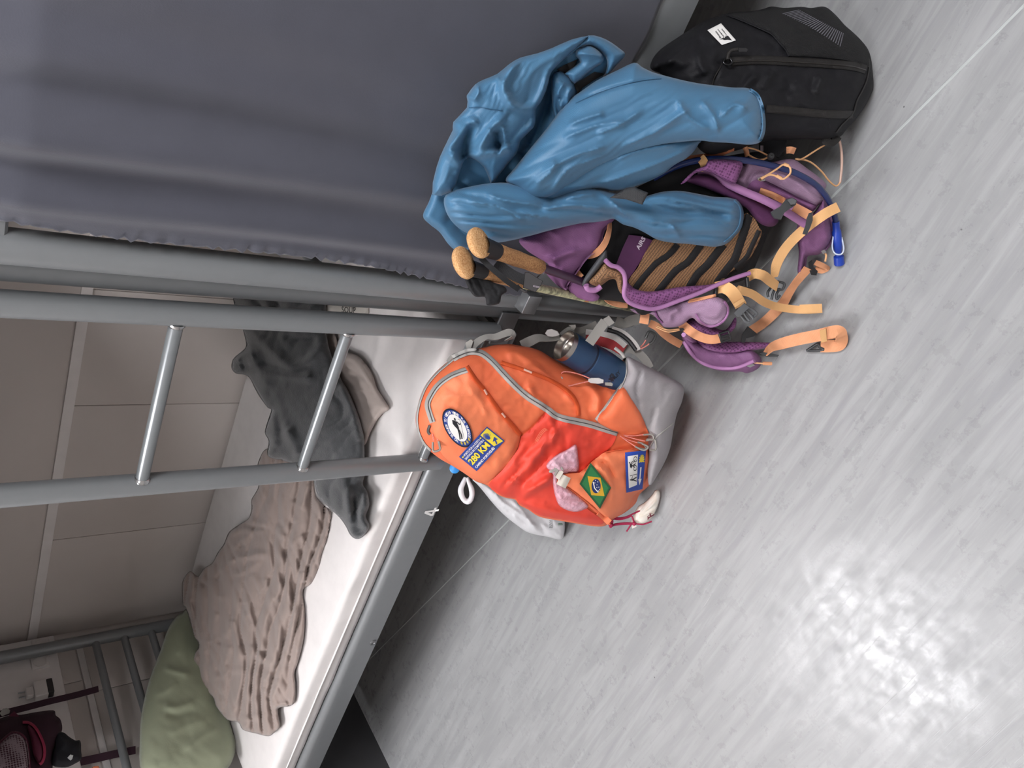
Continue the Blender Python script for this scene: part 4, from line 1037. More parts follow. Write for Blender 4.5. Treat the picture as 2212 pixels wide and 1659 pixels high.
shape_on('badge_arrow', Sc, [[(0.77, 0.42), (0.84, 0.42), (0.82, 0.72), (0.89, 0.72), (0.79, 0.88), (0.70, 0.72), (0.76, 0.72)]], cq, M_wht, pcm, 0.0016)
def ring(cx, cy, rx, ry, w=0.02):
    o_ = circle_pts(cx, cy, rx, ry, 20); return [line_poly(o_[i], o_[(i + 1) % 20], w) for i in range(20)]
cyc = ring(0.50, 0.20, 0.085, 0.065) + ring(0.50, 0.42, 0.085, 0.065) + [[(0.22, 0.30), (0.30, 0.28), (0.36, 0.36), (0.30, 0.42), (0.24, 0.38)], circle_pts(0.21, 0.27, 0.03, 0.02, 8), line_poly((0.34, 0.34), (0.50, 0.42), 0.02), line_poly((0.36, 0.30), (0.50, 0.20), 0.02), line_poly((0.36, 0.36), (0.52, 0.31), 0.03), line_poly((0.28, 0.29), (0.37, 0.24), 0.02)]
wlk = [circle_pts(0.25, 0.70, 0.03, 0.02, 8), [(0.28, 0.68), (0.40, 0.68), (0.42, 0.73), (0.30, 0.73)], line_poly((0.40, 0.70), (0.60, 0.66), 0.03), line_poly((0.40, 0.71), (0.60, 0.76), 0.03), line_poly((0.30, 0.70), (0.38, 0.62), 0.02), line_poly((0.22, 0.60), (0.62, 0.58), 0.014), line_poly((0.60, 0.58), (0.60, 0.78), 0.012)]
shape_on('badge_figures', Sc, cyc + wlk, cq, M_blk, pcm, 0.0016)
# tone-on-tone embroidered logo: arcs and small lettering
lg = lambda p: cI([p])[0]
arcs = []
for (o_, n_) in ((0, 10), (22, 9), (44, 8)):
    pts = [(215 + o_ * 0.6 + 150 * t, 330 + o_ * 0.5 - 175 * math.sin(t * math.pi / 2)) for t in np.linspace(0.05, 1, n_)]
    arcs += [line_poly(a, b, 5) for a, b in zip(pts[:-1], pts[1:])]
M_emb = mat('coral_embroidery', 'e88a6a', 0.7)
shape_on('logo_arcs', Spt, arcs, lg, M_emb, orp, 0.0035)
for i, s in enumerate(('THE', 'NORTH', 'FACE')):
    text_on('logo_text', Spt, s, (0, 0), (0, 0), (0, 0), M_emb, orp, lift=0.0035, fit=(1, 1), bold=0.02,
            warp=lambda v, i=i: np.array(lg((165 + i * 26 + (72 + 8 * i) * v[0] + 12 * v[1], 400 - i * 20 - 110 * v[0] - 0 + (-24) * v[1]))))

# ================================================================== TUMBLER
tb = empty('tumbler', (0, 0, 0))
mc = np.array([1120 + 600 / 6.144, 660 + 520 / 6.144]); img = np.array([0.875, 0.484])
tilt = math.radians(26)
dm = 1.55
A_ = at_depth(mc[0], mc[1], dm)
rt = -CU * img[0] - CR * img[1]       # picture direction of the foot, in the image plane
ax = rt * math.cos(tilt) + CF * math.sin(tilt); ax /= np.linalg.norm(ax)
B_ = A_ + ax
tb.location = A_ + ax * 0.15
tag(tb, 'navy blue steel tumbler standing in the orange backpack side pocket', 'tumbler')
M_navyb = mat('navy_powder_coat', '24405f', 0.42, bump=0.05, bscale=900); M_ss = mat('brushed_steel', 'b9b4ae', 0.28, 1.0, nscale=200, mixamt=0.2)
k_ = 0.0325
lathe('lip', A_, B_, [(0.012, k_ * 1.0), (0.0005, k_ * 1.01), (0.0, k_ * 0.99), (0.0008, k_ * 0.955), (0.01, k_ * 0.95), (0.012, k_ * 0.0)][:5] + [(0.016, k_ * 0.94), (0.018, k_ * 0.90), (0.0175, 0.0)], M_ss, tb)
lathe('shell', A_, B_, [(0.0115, k_ * 1.0), (0.012, k_ * 1.03), (0.040, k_ * 1.045), (0.060, k_ * 1.06), (0.0615, k_ * 1.035), (0.066, k_ * 1.035), (0.0675, k_ * 1.10), (0.09, k_ * 1.14), (0.115, k_ * 1.14), (0.150, k_ * 1.05), (0.160, k_ * 0.98), (0.160, 0.0)], M_navyb, tb)
lathe('band', A_, B_, [(0.0612, k_ * 1.02), (0.0617, k_ * 1.045), (0.0658, k_ * 1.045), (0.0663, k_ * 1.02)], mat('dark_navy_band', '172338', 0.5), tb)
St = Surf(*[o for o in tb.children if o.name.startswith('shell')])
M_ink = mat('dark_print', '141c2b', 0.5)
text_on('wordmark', St, 'STANLEY', (0, 0), (0, 0), (0, 0), M_ink, tb, lift=0.0006, fit=(1, 1), bold=0.03, warp=lambda v: np.array(cJ([(1190 + 170 * v[0] + (-50) * v[1] * 0.6, 1085 - 190 * v[0] - 62 * v[1] * 0.6)])[0]))
bear = [[(1190, 975), (1215, 955), (1240, 950), (1262, 935), (1280, 945), (1278, 968), (1250, 985), (1222, 990), (1200, 990)], [(1205, 935), (1238, 892), (1240, 915), (1225, 930), (1245, 925), (1230, 945), (1215, 950)], [(1228, 985), (1240, 1000), (1250, 985)], [(1255, 975), (1272, 985), (1275, 965)], [(1232, 900), (1262, 905), (1268, 935), (1240, 945)]]
shape_on('emblem', St, bear, lambda p: cJ([p])[0], M_ink, tb, 0.0006)

# ================================================================== SCALLOP SHELL ON A CORD
shl = empty('scallop_shell', (0, 0, 0))
S_out = cI([(1545, 1270), (1590, 1190), (1680, 1130), (1770, 1040), (1800, 990), (1835, 968), (1868, 985), (1882, 1030), (1872, 1110), (1840, 1210), (1790, 1310), (1720, 1400), (1640, 1445), (1560, 1420), (1520, 1360)])
dS = D_floor(1415, 1105, 0.02)
shl.location = at_depth(1400, 1105, D_floor(1400, 1105, 0.0)); tag(shl, 'white ribbed scallop shell tied to the orange backpack with crimson cord', 'shell')
apex = np.array(cI([(1540, 1370)])[0])
def ribs(x, y):
    a = np.arctan2(y - apex[1], x - apex[0]); r = np.hypot(x - apex[0], y - apex[1])
    return 0.0026 * np.cos(a * 27.0) * np.clip(r / 25.0, 0, 1)
M_shell = mat('white_shell', 'e9e4dc', 0.5, col2='e2d9c9', nscale=60)
s1 = relief('valve', S_out, lambda x, y: dS + 0 * x, M_shell, shl, T=0.016, R=22, Tb=0.004, step=2.0, extra=ribs)
plate('ear', cI([(1480, 1400), (1525, 1350), (1560, 1420), (1570, 1460), (1510, 1490)]), dS - 0.002, 0.006, M_shell, shl)
Ss = Surf(s1)
crs = [[(1705, 1330), (1740, 1300), (1760, 1310), (1725, 1345)], line_poly((1715, 1350), (1800, 1300), 14), line_poly((1745, 1280), (1760, 1330), 14), line_poly((1765, 1285), (1800, 1295), 10), line_poly((1715, 1365), (1735, 1335), 12)]
shape_on('red_cross', Ss, crs, lambda p: cI([p])[0], mat('dark_red_print', '7a2338', 0.6), shl, 0.0014)
cd = dS - 0.012
for q in ([(1215, 1330), (1330, 1345), (1430, 1330), (1520, 1290), (1610, 1250)], [(1210, 1350), (1340, 1365), (1450, 1340), (1500, 1320), (1530, 1390), (1560, 1420)], [(1220, 1440), (1320, 1420), (1450, 1410), (1540, 1420), (1640, 1430), (1690, 1420), (1770, 1390)],
          [(1215, 1465), (1250, 1445), (1360, 1430), (1520, 1425)], [(1500, 1420), (1470, 1470), (1435, 1525)], [(1215, 1320), (1230, 1380), (1225, 1440), (1205, 1440)], [(1240, 1340), (1250, 1400), (1225, 1470), (1200, 1430)]):
    ptube('cord', [(*r, cd) for r in cI(q)], 0.0019, M_cordd, shl, n=7)
for c_ in ((1535, 1420), (1235, 1440), (1228, 1350)):
    p = at_depth(*cI([c_])[0], cd - 0.002)
    lathe('knot', p - CR * 0.005, p + CR * 0.005, [(0, 0.001), (0.002, 0.0042), (0.005, 0.005), (0.008, 0.0042), (0.010, 0.001)], M_cordd, shl, n=10)
strap('pack_tab', [(*q, Sl.D(*q) - 0.006) for q in cA([(1400, 1350), (1440, 1385)])] + [(*cA([(1475, 1420)])[0], Sl.D(*cA([(1440, 1385)])[0]) - 0.008)], 0.014, M_or2, orp)

# ================================================================== BUBBLE WRAP IN THE STRETCH POCKET
def clear_mat():
    mt_ = bpy.data.materials.new('pink_plastic_film'); mt_.use_nodes = True
    nt = mt_.node_tree; N = nt.nodes; L = nt.links; b = N['Principled BSDF']
    b.inputs['Base Color'].default_value = lin('e6bccb'); b.inputs['Roughness'].default_value = 0.22; b.inputs['Alpha'].default_value = 0.68
    b.inputs['Specular IOR Level'].default_value = 0.8
    tc = N.new('ShaderNodeTexCoord'); n1 = N.new('ShaderNodeTexVoronoi'); n1.inputs['Scale'].default_value = 170; L.new(tc.outputs['Object'], n1.inputs['Vector'])
    bp_ = N.new('ShaderNodeBump'); bp_.inputs['Strength'].default_value = 0.7; bp_.inputs['Distance'].default_value = 0.002; L.new(n1.outputs['Distance'], bp_.inputs['Height']); L.new(bp_.outputs[0], b.inputs['Normal'])
    return mt_
bw_out = cA([(1042, 1030), (1100, 965), (1180, 922), (1243, 885), (1258, 950), (1262, 1068), (1200, 1082), (1160, 1090), (1130, 1130), (1230, 1205), (1325, 1298), (1300, 1330), (1230, 1345), (1140, 1310), (1104, 1240), (1085, 1140), (1078, 1080)])
bwD = [(*p, Sf.D(*p) - 0.006) for p in cA([(1100, 1000), (1240, 940), (1250, 1050), (1130, 1280), (1220, 1320)])]
bw = relief('bubble_wrap', bw_out, bwD, clear_mat(), T=0.020, R=16, Tb=0.004, step=3.5, noise=[(0.012, 14, 8, 0.4, 81), (0.006, 6, 6, 0, 83)])
tag(bw, 'translucent pink plastic wrap stuffed into the orange backpack stretch pocket', 'plastic wrap')

# ================================================================== WHITE CARRIER BAG
wbag = empty('plastic_bag', at_depth(1190, 1150, D_floor(1190, 1150, 0))); tag(wbag, 'white plastic carrier bag slumped behind the orange backpack', 'plastic bag')
M_bag = mat('white_polythene', 'dadadd', 0.38, bump=0.05, bscale=60)
bg_out = cM([(740, 590), (830, 600), (960, 620), (1120, 700), (1350, 760), (1600, 900), (1850, 1020), (1960, 1120), (1955, 1330), (1900, 1385), (1740, 1350), (1500, 1300), (1350, 1210), (1150, 1050), (1000, 890), (880, 740), (800, 650)])
bg = relief('bag', bg_out, [(1215, 1155, D_floor(1215, 1155, 0.01)), (1100, 1090, 1.97), (1025, 1038, 1.86), (1210, 1120, 2.03), (1150, 1060, 1.97)], M_bag, wbag, T=0.03, R=26, Tb=0.05, step=4,
       folds=F(cM, 0.016, 5, 'e', [(800, 640), (1000, 820), (1200, 1000), (1400, 1180)], [(960, 700), (1150, 900), (1400, 1060), (1560, 1200)], [(1250, 860), (1400, 1000), (1530, 1180), (1600, 1190)], [(1500, 1180), (1600, 1280), (1680, 1270)]) +
       F(cM, -0.012, 4, 'g', [(880, 700), (1080, 880), (1300, 1080)], [(1640, 1280), (1720, 1330)]), noise=[(0.010, 30, 10, 0.75, 91), (0.005, 10, 10, 0, 94)], lim=[(2, 0.002, 9)])
for q in ([(650, 560), (615, 640), (585, 730), (610, 830), (660, 880), (710, 860), (735, 790), (725, 700), (690, 620), (670, 560)],):
    ptube('handle', [(*r, 1.80) for r in cM(q)], 0.0042, M_bag, wbag, n=8, radii=[0.004, 0.006, 0.007, 0.006, 0.007, 0.006, 0.007, 0.005, 0.004])
Sw = Surf(bg)
text_on('print', Sw, 'BOLSA', (0, 0), (0, 0), (0, 0), M_blk, wbag, lift=0.002, fit=(1, 1), warp=lambda v: np.array(cM([(1780 - 20 * v[1], 1230 - 105 * v[0])])[0]))
text_on('print', Sw, 'SACO', (0, 0), (0, 0), (0, 0), M_blk, wbag, lift=0.002, fit=(1, 1), warp=lambda v: np.array(cM([(1805 - 18 * v[1], 1230 - 105 * v[0])])[0]))
shape_on('print', Sw, [line_poly((1880, 1190), (1940, 1190), 8), line_poly((1880, 1172), (1935, 1172), 8)], lambda p: cM([p])[0], mat('green_print', '3d7a52', 0.5), wbag, 0.002)
bc = at_depth(*cM([(505, 440)])[0], 1.80)
blu = lathe('bottle_cap', bc - CF * 0.006 - CU * 0.0, bc + CF * 0.02, [(0, 0.0), (0, 0.008), (0.002, 0.0115), (0.008, 0.0125), (0.018, 0.0125), (0.018, 0)], mat('bright_blue_plastic', '2f8fdc', 0.4), None, n=24)
tag(blu, 'small bright blue cap peeking out behind the orange backpack', 'cap')

# ================================================================== BLACK BACKPACK
M_blkn = mat('black_nylon', '121217', 0.72, spec=0.35, col2='0f0f13', nscale=10, bump=0.12, bscale=700, weave=0.12, wscale=700)
M_blkm = mat('black_net', '0e0e10', 0.85, bump=0.4, bscale=600, weave=0.4, wscale=500)
M_blkz = mat('black_zip_tape', '1a1715', 0.6, weave=0.3, wscale=900)
bkp = empty('backpack', (0.05, 0.95, 0)); tag(bkp, 'black backpack with a white label lying by the curtained bunk', 'backpack')
kb_out = cG([(20, 640), (45, 560), (100, 490), (160, 440), (280, 360), (450, 250), (560, 190), (740, 130), (860, 115), (1000, 105), (1100, 85), (1180, 62), (1300, 75), (1460, 65), (1560, 75), (1660, 62), (1720, 80), (1800, 150), (1880, 240), (1960, 310), (2040, 390), (2100, 470), (2130, 560), (2150, 700),
             (2160, 800), (2140, 880), (2080, 1000), (1990, 1130), (1900, 1230), (1830, 1310), (1700, 1340), (1500, 1330), (1300, 1340), (1150, 1345), (1000, 1390), (800, 1450), (600, 1480), (470, 1400), (380, 1150), (250, 850), (130, 710), (55, 680)])
kf = plane_fit([(1885, 190, 1.465), (1830, 20, 1.49), (1430, 120, 1.345), (1600, 30, 1.395), (1700, 300, 1.43), (1850, 270, 1.47)])
kbody = relief('body', kb_out, kf, M_blkn, bkp, T=0.09, R=80, Tb=0.07, step=5, noise=[(0.010, 40, 40, 0.3, 101), (0.004, 14, 30, 0.9, 104)],
     folds=F(cG, -0.008, 4, 'g', [(620, 800), (680, 650), (740, 560)], [(640, 600), (700, 610)], [(130, 690), (90, 600), (110, 500)]) + F(cG, 0.012, 9, 'g', [(150, 640), (300, 480), (450, 320)], [(880, 880), (960, 780), (1020, 700)], [(1080, 860), (1140, 760), (1180, 690)], [(1600, 900), (1640, 800), (1660, 720)], [(560, 720), (500, 600), (470, 480)]),
     lim=[(1, 0, 1.046), (2, 0.002, 9)])
Sk = Surf(kbody)
net = patch_on('net_pocket', Sk, cG([(750, 140), (900, 195), (1080, 275), (1180, 325), (1260, 412), (1320, 482), (1345, 533), (1500, 538), (1750, 556), (2000, 596), (2105, 645), (2120, 560), (2090, 475), (2000, 365), (1850, 225), (1715, 95), (1560, 90), (1440, 85), (1200, 82), (1000, 118)]), M_blkm, bkp, lift=0.004, step=5, smooth_out=2, bulge=0.006, R=20)
ribbon_on('net_hem', Sk, cG([(750, 140), (900, 195), (1080, 275), (1180, 325), (1260, 412), (1320, 482), (1345, 533)]), 4, M_blkn, bkp, lift=0.007)
# paler mesh window in the net: a grid of light dots
Snet = Surf(net)
Q = quad([np.array(p) for p in cG([(1290, 130), (1440, 95), (1865, 330), (1840, 440)])])
dots = []
for i in range(26):
    for j in range(16):
        u, v = i / 25, j / 15
        c_ = np.array([1290, 130.]) * (1 - u) * (1 - v) + np.array([1440, 95.]) * (1 - u) * v + np.array([1865, 320.]) * u * v + np.array([1835, 440.]) * u * (1 - v)
        c_ = c_ + np.array([0, -20.]) * math.sin(u * math.pi) * (1 - v)
        dots.append([(c_[0] - 5, c_[1] - 3), (c_[0] + 5, c_[1] - 3), (c_[0] + 5, c_[1] + 3), (c_[0] - 5, c_[1] + 3)])
ng = shape_on('net_window_dots', Snet, dots, lambda p: cG([p])[0], mat('pale_net_dots', '77767f', 0.6), bkp, 0.0012); ng['kind'] = 'stuff'
Sk2 = Surf(kbody, net)
zk = [(800, 590), (1000, 575), (1200, 578), (1400, 590), (1700, 608), (1950, 630), (2085, 668)]
ribbon_on('zip_tape', Sk2, cG(zk), 20, M_blkz, bkp, lift=0.004)
ribbon_on('zip_teeth', Sk2, cG([(x, y + 4) for x, y in zk]), 2.5, mat('dark_teeth', '2b2723', 0.35), bkp, lift=0.0068)
zk2 = [(1130, 1040), (1400, 1062), (1700, 1090), (1960, 1095)]
ribbon_on('zip_tape', Sk2, cG(zk2), 18, M_blkz, bkp, lift=0.004)
ribbon_on('seam', Sk, cG([(2110, 560), (2112, 660), (2080, 800), (2000, 960), (1960, 1080), (1850, 1200), (1800, 1270)]), 3, M_blkz, bkp, lift=0.004)
ribbon_on('seam', Sk, cG([(735, 560), (690, 640), (640, 730), (610, 820)]), 3, M_blkz, bkp, lift=0.003)
lab = patch_on('label', Sk2, cG([(697, 222), (840, 385), (705, 430), (567, 288)]), mat('white_label', 'f0efec', 0.6), bkp, lift=0.003, step=4, flat=True)
Slb = Surf(lab)
c6 = crop(1380, 0, 8.508)
for i, (s_, st) in enumerate((('Mountain', (1515, 685)), ('Equipment', (1580, 672)), ('Company', (1630, 640)))):
    ln = (150, 185, 155)[i]
    text_on('label_text', Slb, s_, (0, 0), (0, 0), (0, 0), M_blk, lab, lift=0.0008, fit=(1, 1), bold=0.012,
            warp=lambda v, st=st, ln=ln: np.array(c6([(st[0] - 0.62 * ln * v[0] - 0.8 * 36 * v[1], st[1] - 0.80 * ln * v[0] + 0.6 * 36 * v[1])])[0]))
shape_on('label_logo', Slb, [[(1640, 655), (1712, 742), (1640, 728), (1560, 735), (1548, 722), (1475, 722), (1565, 690), (1572, 700), (1592, 668)]], lambda p: c6([p])[0], M_blk, lab, 0.0008)
dk = Sk2.D(*cG([(760, 580)])[0]) - 0.008
ptube('zip_ring', [(*q, dk) for q in cG([(730, 570), (722, 600), (760, 622), (798, 600), (790, 570), (760, 550), (730, 570)])], 0.0022, mat('black_chrome', '3a3a3c', 0.2, 0.9), bkp, n=8)
ptube('pull_cord', [(*q, dk - 0.006) for q in cG([(760, 570), (765, 520), (800, 480), (870, 472)])], 0.0032, M_blkz, bkp, n=8)
plate('pull_end', cG([(860, 455), (940, 460), (955, 475), (945, 495), (865, 495)]), dk - 0.006, 0.006, M_black, bkp)
strap('side_loop', [(*q, kf(*q) - 0.02) for q in cG([(1720, 1290), (1710, 1340), (1760, 1350), (1810, 1300)])], 0.018, M_blkz, bkp, th=0.003)

# ================================================================== PURPLE BACKPACK
M_pur = mat('purple_nylon', '835681', 0.7, col2='7a4d78', nscale=14, bump=0.10, bscale=500, weave=0.25, wscale=600)
M_purd = mesh_mat('dark_purple_honeycomb', '845080', '5c3059', 190, 0.8)
M_purl = mat('light_purple_rib', '9c7f99', 0.75, col2='937690', nscale=14, weave=0.3, wscale=450)
M_pbind = mat('purple_binding', 'a1709d', 0.55)
M_purlobe = mat('purple_ripstop', '795077', 0.7, col2='72486f', nscale=20, weave=0.2, wscale=450)
M_org = mat('apricot_webbing', 'e2a076', 0.75, col2='d9976c', nscale=60, weave=0.3, wscale=1300)
M_org2 = mat('apricot_light', 'e3b077', 0.75, weave=0.3, wscale=1300)
M_cordo = mat('apricot_cord', 'dfac7c', 0.75)
M_dgp = mat('dark_grey_plastic2', '3b3d3f', 0.4)
M_netor = mesh_mat('copper_net', '9a7350', '1d1410', 520)
M_netbk = mat('black_band', '141315', 0.85, bump=0.4, bscale=900)
M_hose = mat('navy_hose', '1c2c5e', 0.25, spec=0.6)
M_valve = mat('royal_blue_valve', '1c3fa5', 0.35)
pup = empty('backpack', (-0.36, 0.9, 0)); tag(pup, 'purple trekking backpack with apricot straps, harness side facing out', 'backpack')
pf_ = plane_fit([(1690, 640, 1.60), (1640, 790, 1.63), (1800, 430, 1.50), (1130, 560, 1.40), (1000, 500, 1.31)])
def PD(x, y, off): return pf_(x, y) - off
shell_ = relief('body', cB([(340, 1030), (380, 900), (470, 830), (540, 640), (700, 470), (860, 380), (1080, 290), (1300, 240), (1500, 215), (1640, 235), (1760, 330), (1840, 440), (1800, 560), (1700, 560), (1612, 590), (1540, 720), (1440, 950), (1300, 1010), (1100, 1060), (900, 1150), (790, 1190), (700, 1120), (500, 1090)]),
    lambda x, y: pf_(x, y), mat('black_inner', '121113', 0.85), pup, T=0.012, R=30, Tb=0.15, step=8, lim=[(1, 0, 1.03), (2, 0.002, 9)])
Sm = Surf(shell_)
patch_on('logo_band', Sm, cT([(545, 640), (680, 655), (805, 700), (700, 880), (600, 1040), (530, 1135), (470, 1040), (405, 965), (470, 800)]), mat('plum_band', '52264f', 0.7), pup, lift=0.010, step=5)
netp = patch_on('back_panel', Sm, cT([(810, 690), (1010, 700), (1500, 560), (1830, 400), (1960, 560), (1985, 640), (1870, 880), (1720, 1000), (1640, 1050), (1480, 1195), (1100, 1235), (800, 1270), (620, 1260), (540, 1140), (640, 1000)]), M_netor, pup, lift=0.012, step=6, smooth_out=2)
Snp = Surf(netp, shell_)
for pts, w in (([(1075, 745), (985, 850), (855, 940), (790, 1005), (700, 1105), (600, 1240)], 14), ([(1330, 745), (1255, 850), (1180, 940), (1060, 1025), (960, 1135), (850, 1268)], 16), ([(1575, 745), (1480, 865), (1400, 965), (1300, 1060), (1220, 1180), (1200, 1235)], 18),
               ([(1855, 420), (1800, 600), (1745, 760), (1695, 900), (1600, 1030), (1500, 1170)], 18), ([(1975, 600), (1900, 760), (1830, 900), (1700, 1010)], 18)):
    ribbon_on('black_stripe', Snp, cT(pts), w, M_netbk, pup, lift=0.003)
Slo = Surf(*[o for o in pup.children if o.name.startswith('logo_band')])
text_on('logo_text', Slo, 'AIRS', (0, 0), (0, 0), (0, 0), mat('pale_print', 'd8c8d6', 0.6), pup, lift=0.002, fit=(1, 1), bold=0.03, warp=lambda v: np.array(cT([(658 + 72 * v[0] - 40 * v[1], 808 - 128 * v[0] - 26 * v[1])])[0]))
# lid
lid = relief('lid', cB([(60, 740), (160, 690), (300, 640), (480, 590), (600, 560), (640, 600), (570, 690), (545, 790), (465, 850), (405, 930), (350, 1000), (330, 1042), (262, 990), (212, 925), (235, 890), (175, 850), (100, 800)]), lambda x, y: pf_(x, y) - 0.035, M_pur, pup, T=0.04, R=30, Tb=0.06, step=5,
     folds=F(cB, 0.012, 7, 'g', [(250, 880), (300, 840), (420, 800)], [(210, 860), (260, 850), (290, 910)]) + F(cB, -0.010, 6, 'g', [(240, 905), (285, 880), (290, 930)]), noise=[(0.006, 30, 30, 0, 111)], lim=[(1, 0, 1.03)])
Sli = Surf(lid)
ribbon_on('lid_edge', Sli, cB([(545, 790), (465, 850), (405, 930), (352, 1000), (332, 1040)]), 4, M_pbind, pup, lift=0.003)
patch_on('lid_side', Surf(shell_, lid), cB([(335, 1040), (400, 940), (450, 1000), (540, 1080), (500, 1110), (420, 1090)]), M_pur, pup, lift=0.02, bulge=0.01, R=12, smooth_out=2)
# left harness wing: binding, honeycomb padding, mesh wedge
def bind(name, pts, c, off, r, m_=M_pbind):
    q = c(pts); return ptube(name, [(x, y, PD(x, y, off)) for x, y in q], r, m_, pup, n=8)
relief('padding', cT([(520, 1150), (620, 1230), (800, 1255), (1100, 1205), (1480, 1170), (1850, 1055), (1500, 1195), (1250, 1300), (1000, 1395), (800, 1440), (640, 1415), (550, 1360), (510, 1270)]), lambda x, y: pf_(x, y) - 0.045, M_purd, pup, T=0.018, R=14, Tb=0.02, step=4)
relief('padding', cT([(110, 1150), (200, 1040), (285, 940), (350, 985), (430, 1010), (490, 1080), (490, 1190), (470, 1280), (430, 1230), (400, 1130), (330, 1130), (220, 1200)]), lambda x, y: pf_(x, y) - 0.05, M_netor, pup, T=0.02, R=12, Tb=0.02, step=4)
relief('strap_wedge', cT([(40, 1190), (60, 1110), (170, 950), (290, 800), (310, 880), (300, 910), (180, 1060), (80, 1180)]), lambda x, y: pf_(x, y) - 0.055, mat('slate_foam', '45474a', 0.7), pup, T=0.012, R=8, Tb=0.015, step=4)
bind('binding', [(290, 915), (350, 970), (430, 995), (490, 1060), (505, 1160), (492, 1280), (540, 1365), (640, 1415), (780, 1445), (900, 1425), (1060, 1365), (1300, 1275), (1500, 1185), (1700, 1105), (1860, 1055)], cT, 0.075, 0.0042)
bind('binding', [(80, 1185), (100, 1230), (180, 1240), (240, 1200)], cT, 0.075, 0.005)
# left hip pocket, ribbed
wing = relief('hip_pocket', cT([(560, 1445), (700, 1460), (800, 1460), (930, 1425), (1180, 1350), (1400, 1310), (1520, 1320), (1590, 1360), (1625, 1440), (1600, 1530), (1530, 1610), (1430, 1640), (1320, 1610), (1230, 1540), (1150, 1600), (1060, 1640), (930, 1640), (870, 1570), (780, 1500), (640, 1500)]),
     [(1370, 680, 1.545), (1480, 690, 1.50), (1560, 665, 1.48), (1430, 705, 1.55)], M_purl, pup, T=0.022, R=18, Tb=0.03, step=4, folds=F(cT, -0.008, 5, 'g', [(1290, 1480), (1400, 1560), (1520, 1560), (1590, 1460)], [(840, 1470), (870, 1540), (920, 1600)]) + F(cT, 0.012, 7, 'g', [(980, 1600), (1000, 1500), (1100, 1440)]), noise=[(0.006, 18, 18, 0, 121)])
Swg = Surf(wing)
ribbon_on('pocket_edge', Swg, cT([(1270, 1500), (1330, 1590), (1430, 1635), (1540, 1600), (1610, 1520), (1622, 1430), (1580, 1360)]), 5, M_pbind, pup, lift=0.004)
ribbon_on('zip_teeth', Swg, cT([(830, 1470), (860, 1540), (910, 1600)]), 4, M_purd, pup, lift=0.004)
ribbon_on('belt_trim', Swg, cL([(510, 535), (650, 505), (800, 470)]), 7, M_org, pup, lift=0.005)
relief('hip_lower', cL([(440, 760), (520, 720), (640, 700), (760, 790), (900, 830), (1000, 700), (1010, 780), (960, 850), (850, 900), (700, 890), (560, 830), (470, 860)]), [(1490, 720, 1.565), (1560, 720, 1.55)], M_purd, pup, T=0.015, R=14, Tb=0.03, step=5)
# lobe on the floor
lob = relief('hip_wing', cL([(440, 880), (470, 960), (520, 1040), (560, 1100), (650, 1180), (760, 1235), (900, 1262), (1050, 1262), (1130, 1280), (1240, 1230), (1275, 1150), (1230, 1080), (1150, 1045), (1000, 1062), (850, 1050), (700, 1010), (560, 945), (480, 890)]),
     [(1510, 760, 1.62), (1570, 795, 1.655), (1640, 790, 1.63), (1500, 730, 1.60)], M_purlobe, pup, T=0.028, R=22, Tb=0.03, step=4, noise=[(0.008, 22, 14, 0.4, 131)], folds=F(cL, -0.006, 3, 'g', [(1200, 1150), (1050, 1210), (900, 1232), (700, 1190)]), lim=[(2, 0.002, 9)])
relief('wing_lining', cL([(560, 930), (650, 935), (850, 950), (1100, 955), (1440, 968), (1300, 1005), (1150, 1035), (1000, 1060), (850, 1050), (700, 1010)]), [(1510, 740, 1.61), (1650, 745, 1.60)], M_purd, pup, T=0.004, R=10, Tb=0.02, step=4)
for q, r in (([(465, 880), (560, 945), (700, 1015), (850, 1052), (1000, 1060), (1150, 1032), (1300, 1002), (1440, 970)], 0.0042), ([(468, 950), (520, 1040), (600, 1130), (700, 1190), (820, 1222), (950, 1228), (1060, 1208), (1200, 1150)], 0.0042)):
    Sq = Surf(lob); ptube('binding', [(x, y, min(Sq.D(x, y), 1.66) - 0.004) for x, y in cL(q)], r, M_pbind, pup, n=8)
# right harness wing
Drw = [(1500, 380, 1.40), (1620, 340, 1.40), (1700, 360, 1.42), (1780, 420, 1.46), (1740, 450, 1.46)]
rw = relief('hip_pocket', cK([(650, 720), (700, 600), (760, 480), (790, 390), (870, 370), (1000, 400), (1150, 430), (1300, 400), (1450, 400), (1600, 500), (1750, 610), (1870, 720), (1850, 800), (1830, 870), (1825, 960), (1765, 1000), (1700, 1085), (1640, 1072), (1500, 1000), (1350, 950), (1180, 920), (1000, 860), (830, 810), (740, 780)]),
     Drw, M_purl, pup, T=0.030, R=22, Tb=0.04, step=4, folds=F(cK, -0.012, 4, 'g', [(820, 790), (850, 660), (930, 560), (1080, 540)], [(1060, 690), (1300, 800), (1500, 900), (1740, 1000)]) + F(cK, 0.008, 6, 'g', [(1100, 560), (1300, 600), (1500, 720), (1700, 880)]), noise=[(0.004, 20, 20, 0, 141)])
Srw = Surf(rw)
patch_on('pocket_flap', Srw, cK([(830, 810), (850, 720), (950, 660), (1060, 690), (1300, 800), (1500, 900), (1740, 1000), (1700, 1080), (1640, 1068), (1500, 1000), (1350, 950), (1180, 920), (1000, 860)]), M_pur, pup, lift=0.004, step=4, smooth_out=2)
ribbon_on('zip_teeth', Surf(*[o for o in pup.children if o.name.startswith('pocket_flap')], rw), cK([(960, 655), (1070, 690), (1300, 800), (1500, 905), (1735, 1005)]), 3, mat('plum_teeth', '4b2347', 0.4), pup, lift=0.003)
ribbon_on('side_gusset', Srw, cK([(660, 710), (720, 600), (770, 480)]), 12, M_purl, pup, lift=0.006)
